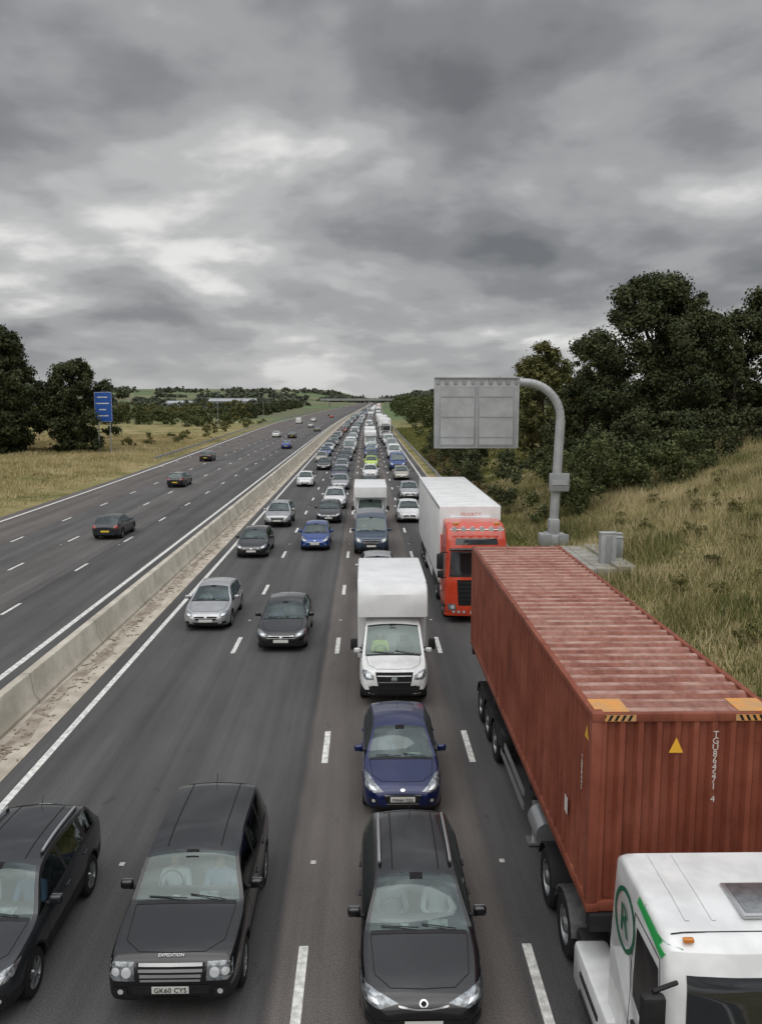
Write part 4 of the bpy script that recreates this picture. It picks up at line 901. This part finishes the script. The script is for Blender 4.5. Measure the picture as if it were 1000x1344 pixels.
def tree(name,x,y,z,h,cr,mat,n=70,leaf=.3,base=.18,per=240,lean=0,seed=0,shape='round'):
    r0=np.random.default_rng(seed+1); tk=MB()
    tk.cyl((x,y,z-.4),(x,y,z+h*.55),h*.022,0,10,h*.011)
    cs=[];rs=[]; n=int(n*2.4)
    for i in range(n):
        t=r0.random(); hh=base+(1-base)*t
        if shape=='cone': env=(1-t)*.95+.08
        else: env=math.sin(math.pi*min(1,(t*.86+.12)))**.62
        env*=1+.18*math.sin(3*t*6+seed)
        a=r0.random()*2*math.pi; lob=1+.18*math.sin(2*a+seed)+.13*math.sin(5*a+seed*2+t*5); q=r0.random()**.4
        R=cr*env*lob*q; br=cr*(.09+.13*r0.random())*(1.0 if shape!='cone' else .8)
        c=np.array([x+R*math.cos(a),y+R*math.sin(a),z+h*hh-br*.4]); cs.append(c); rs.append(br)
        if i%9==0: tk.cyl((x,y,z+h*(hh*.62)),tuple(c),h*.006,0,5,h*.002)
    V=blob_leaves(cs,rs,per,leaf)
    root=bpy.data.objects.new(name,None); root.location=(0,0,0); link(root)
    obj('trunk',tk.mesh('trunk',[bark]),parent=root); obj('crown',npmesh('crown',V,4,[LM[mat]]),parent=root)
def tz(x,y): return float(terr(x-float(xoff(y)),y))
tree('oak_tree',25.5,76,tz(25.5,76),15.0,5.8,'dark',130,.21,.08,340,seed=3)
tree('oak_tree',31.5,82,tz(31.5,82),11.5,4.8,'dark',80,.22,.06,340,seed=5)
tree('oak_tree',37.,78,tz(37,78),12.8,5.8,'dark',100,.22,.05,330,seed=8)
tree('pine_tree',31.0,72,tz(31,72),8.2,2.6,'dark',60,.18,.05,420,seed=9,shape='cone')
tree('birch_tree',19.0,92,tz(19,92),12.3,4.2,'olive',75,.22,.06,330,seed=12)
tree('birch_tree',26.,100,tz(26,100),11.5,5,'green',60,.25,.05,260,seed=14)
tree('birch_tree',13.8,112,tz(13.8,112),9.6,3.4,'dark',60,.25,.05,300,seed=15)
tree('oak_tree',20.5,80,tz(20.5,80),8.2,3.6,'dark',60,.22,.03,330,seed=31)
tree('oak_tree',-45.5,136,tz(-45.5,136),14.2,5.6,'dark',95,.32,.02,210,seed=21)
tree('oak_tree',-56.0,133,tz(-56,133),19.2,6.2,'dark',130,.34,.02,190,seed=23)
tree('oak_tree',-65,148,tz(-65,148),16.,6.5,'dark',80,.36,.02,160,seed=24)
def mass(name,items,mat,leaf,per,seed=0,squash=.8):
    r0=np.random.default_rng(seed); cs=[];rs=[]
    for (x,y,w,h) in items:
        k=12; zz=tz(x,y)
        for i in range(k):
            t=r0.random(); a=r0.random()*6.28; q=r0.random()**.5*w*(1-.5*t)
            br=min(w,h)*(.2+.2*r0.random()); cs.append(np.array([x+q*math.cos(a),y+q*math.sin(a),zz+br*.3+max(0,h-br*1.2)*t])); rs.append(br)
    obj(name,npmesh(name,blob_leaves(cs,rs,per,leaf,squash),4,[LM[mat]]))
r1=np.random.default_rng(5)
mass('shrub',[(13.2+i*1.25+r1.normal()*.5,60+r1.normal()*2.5,2.3,5.0-i*.12+r1.normal()*.5) for i in range(8)],'green',.17,460,1)
mass('shrub',[(16+i*1.7,70+r1.normal()*3,2.6,5.4+r1.normal()*.8) for i in range(7)],'dark',.2,380,2)
mass('shrub',[(10.6+r1.normal()*.9,64+i*5,1.9,3.4+r1.random()*1.6) for i in range(16)],'dark',.2,280,3)
mass('shrub',[(9.6+r1.normal()*.5,67+i*6,1.1,1.6+r1.random()*.8) for i in range(10)],'brown',.17,380,33)
mass('shrub',[(22+i*2.,66+r1.normal()*2,1.8,2.8+r1.random()) for i in range(9)],'dark',.2,360,4)
mass('shrub',[(13+r1.random()*14,26+r1.random()*36,.55,.5+r1.random()*.5) for i in range(44)],'olive',.08,900,44)
mass('tree_row',[(14+r1.random()*14+float(xoff(y)),y,3.6,6.5+r1.random()*4) for y in np.arange(115,640,5.)],'green',.5,50,6)
mass('hedgerow',[(x,255+r1.random()*60+abs(x+60)*.4,3.6,3.8+r1.random()*4.6) for x in np.arange(-150,-46,2.2)],'green',.5,50,7)
mass('hedgerow',[(x,300+r1.random()*120,4.,4.5+r1.random()*4) for x in np.arange(-140,-48,2.4)],'olive',.55,44,17)
mass('hedgerow',[(-48-r1.random()*12-(y-350)*.05+float(xoff(y)),y,4.,4+r1.random()*4) for y in np.arange(340,900,8.)],'dark',.7,28,8)
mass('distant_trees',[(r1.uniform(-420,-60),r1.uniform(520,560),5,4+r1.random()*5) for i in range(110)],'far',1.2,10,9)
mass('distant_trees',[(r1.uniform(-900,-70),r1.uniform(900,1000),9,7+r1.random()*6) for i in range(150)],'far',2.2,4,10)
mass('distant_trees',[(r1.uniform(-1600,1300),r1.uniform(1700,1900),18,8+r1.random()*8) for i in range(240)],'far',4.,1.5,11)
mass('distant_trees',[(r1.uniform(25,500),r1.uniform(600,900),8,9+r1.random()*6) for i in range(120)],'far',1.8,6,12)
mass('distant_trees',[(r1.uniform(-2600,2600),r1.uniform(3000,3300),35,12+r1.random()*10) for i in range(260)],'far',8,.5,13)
mass('shrub',[(-30-float(slip(y))-r1.random()*10,y,1.3,1.+r1.random()*1.2) for y in np.arange(150,330,6.)],'olive',.3,110,14)
def grass(name,n,ufn,h,w,mat,clump=True):
    u,y=ufn(n); f=np.sin(u*1.1+1.3*np.sin(y*.7))+np.sin(y*.9+u*.4)+rng.normal(size=n)*.6
    hh=h*(.55+.5*rng.random(n))*(1+.28*f); hh=np.clip(hh,.08,None)
    z=terr(u,y); x=u+xoff(y); a=rng.random(n)*6.28; lx=rng.normal(size=n)*.35*hh; ly=rng.normal(size=n)*.35*hh
    ww=w*(.6+.8*rng.random(n)); ca=np.cos(a)*ww/2; sa=np.sin(a)*ww/2
    V=np.stack([np.stack([x-ca,y-sa,z-.02],1),np.stack([x+ca,y+sa,z-.02],1),np.stack([x+lx,y+ly,z+hh],1)],1)
    obj(name,npmesh(name,V,3,[mat]))
gmat=leafmat('grass_blades',[(.07,.095,.03),(.20,.19,.075),(.40,.335,.18),(.54,.46,.28)],.28,.9)
gmat2=leafmat('grass_blades_far',[(.18,.175,.07),(.40,.33,.17),(.54,.45,.26)],.10,.9)
ggreen=leafmat('grass_blades_green',[(.055,.08,.02),(.12,.14,.04),(.26,.23,.09)],.3,.9)
grass('verge_grass',190000,lambda n:(9.6+rng.random(n)**.8*32,20+rng.random(n)*62),.58,.04,gmat)
grass('verge_grass',70000,lambda n:(8.2+rng.random(n)*8,18+rng.random(n)*70),.27,.04,ggreen)
grass('verge_grass',30000,lambda n:(8.2+rng.random(n)*14,90+rng.random(n)*160),.4,.14,ggreen)
def leftf(n):
    y=48+rng.random(n)**.9*150; return (-(28.4+slip(y))-rng.random(n)**.8*55,y)
grass('meadow_grass',160000,leftf,.42,.09,gmat2)
# ------------------------------------------------------------------ world
w=bpy.data.worlds.new('World'); scene.world=w; w.use_nodes=True; nt=w.node_tree; N=nt.nodes; Lk=nt.links
bg=N['Background']; out=N['World Output']
sky=N.new('ShaderNodeTexSky'); sky.sky_type='NISHITA'; sky.sun_disc=False; sky.sun_elevation=math.radians(55); sky.sun_rotation=math.radians(200)
tc=N.new('ShaderNodeTexCoord'); sp=N.new('ShaderNodeSeparateXYZ'); Lk.new(tc.outputs['Generated'],sp.inputs[0])
def mth(op,a,b=None,c=None):
    m=N.new('ShaderNodeMath'); m.operation=op
    for i,v in enumerate((a,b,c)):
        if v is None: continue
        if isinstance(v,(int,float)): m.inputs[i].default_value=v
        else: Lk.new(v,m.inputs[i])
    return m.outputs[0]
zc=mth('MAXIMUM',sp.outputs['Z'],0.); den=mth('ADD',zc,.27)
cx=mth('DIVIDE',sp.outputs['X'],den); cyy=mth('DIVIDE',sp.outputs['Y'],den)
cv=N.new('ShaderNodeCombineXYZ'); Lk.new(cx,cv.inputs[0]); Lk.new(cyy,cv.inputs[1]); 
def noise(scale,det,rough,dist,off=(0,0,0)):
    mp=N.new('ShaderNodeMapping'); mp.inputs['Location'].default_value=off; Lk.new(cv.outputs[0],mp.inputs[0])
    n=N.new('ShaderNodeTexNoise'); n.inputs['Scale'].default_value=scale; n.inputs['Detail'].default_value=det; n.inputs['Roughness'].default_value=rough; n.inputs['Distortion'].default_value=dist
    Lk.new(mp.outputs[0],n.inputs['Vector']); return n.outputs['Fac']
OA=(5.1,2.7,0); OB=(7.3,2.2,4.)
nA=noise(1.15,7,.48,.12,OA); nA2=noise(1.15,5,.48,.12,(OA[0]-.05,OA[1]+.14,0))
nB=noise(3.3,6,.52,.15,OB); nC=noise(.45,2,.5,0,(1.3,9.2,2.))
v=mth('MULTIPLY_ADD',nA,.60,mth('MULTIPLY_ADD',nB,.20,mth('MULTIPLY',nC,.20)))
v=mth('ADD',v,mth('MULTIPLY',mth('SUBTRACT',nA,nA2),.55))
hb=N.new('ShaderNodeMapRange'); hb.inputs[1].default_value=.02; hb.inputs[2].default_value=.36; hb.inputs[3].default_value=.075; hb.inputs[4].default_value=-.065; Lk.new(sp.outputs['Z'],hb.inputs[0])
v2=mth('ADD',v,hb.outputs[0])
rp=N.new('ShaderNodeValToRGB'); rp.color_ramp.interpolation='EASE'; e=rp.color_ramp.elements
els=[(.35,(.165,.17,.18)),(.44,(.245,.25,.262)),(.53,(.365,.37,.378)),(.60,(.50,.502,.502)),(.69,(.82,.815,.80))]
e[0].position=els[0][0]; e[0].color=(*els[0][1],1); e[1].position=els[-1][0]; e[1].color=(*els[-1][1],1)
for p_,c_ in els[1:-1]: q=e.new(p_); q.color=(*c_,1)
Lk.new(v2,rp.inputs['Fac'])
# low haze at the horizon softens the clouds
hz=N.new('ShaderNodeMapRange'); hz.inputs[1].default_value=0.; hz.inputs[2].default_value=.07; hz.inputs[3].default_value=.6; hz.inputs[4].default_value=0.; Lk.new(sp.outputs['Z'],hz.inputs[0])
hm=N.new('ShaderNodeMixRGB'); Lk.new(hz.outputs[0],hm.inputs[0]); Lk.new(rp.outputs[0],hm.inputs[1]); hm.inputs[2].default_value=(.47,.475,.475,1)
zb_=N.new('ShaderNodeMapRange'); zb_.inputs[1].default_value=.42; zb_.inputs[2].default_value=.9; zb_.inputs[3].default_value=1.; zb_.inputs[4].default_value=4.9; Lk.new(sp.outputs['Z'],zb_.inputs[0])
sc=N.new('ShaderNodeVectorMath'); sc.operation='SCALE'; Lk.new(hm.outputs[0],sc.inputs[0]); Lk.new(zb_.outputs[0],sc.inputs['Scale'])
Lk.new(sc.outputs[0],bg.inputs['Color']); bg.inputs['Strength'].default_value=1.
bg2=N.new('ShaderNodeBackground'); Lk.new(sky.outputs[0],bg2.inputs['Color']); bg2.inputs['Strength'].default_value=.05
mx=N.new('ShaderNodeMixShader'); mx.inputs[0].default_value=.95; Lk.new(bg2.outputs[0],mx.inputs[1]); Lk.new(bg.outputs[0],mx.inputs[2]); Lk.new(mx.outputs[0],out.inputs[0])
sl=bpy.data.lights.new('sun','SUN'); sl.energy=1.5; sl.angle=math.radians(80); sl.color=(1,.96,.9)
so=bpy.data.objects.new('sun',sl); link(so); so.rotation_euler=(math.radians(35),0,math.radians(-20))
# ------------------------------------------------------------------ camera
cd=bpy.data.cameras.new('camera'); cd.sensor_fit='VERTICAL'; cd.sensor_height=36; cd.lens=30.; cd.clip_end=12000; cd.clip_start=.1
co=bpy.data.objects.new('camera',cd); link(co); co.location=(0,0,8.8); co.rotation_euler=(math.radians(90-7.58),0,math.radians(-1.02)); scene.camera=co
scene.view_settings.view_transform='Standard'; scene.view_settings.look='None'; scene.view_settings.exposure=0
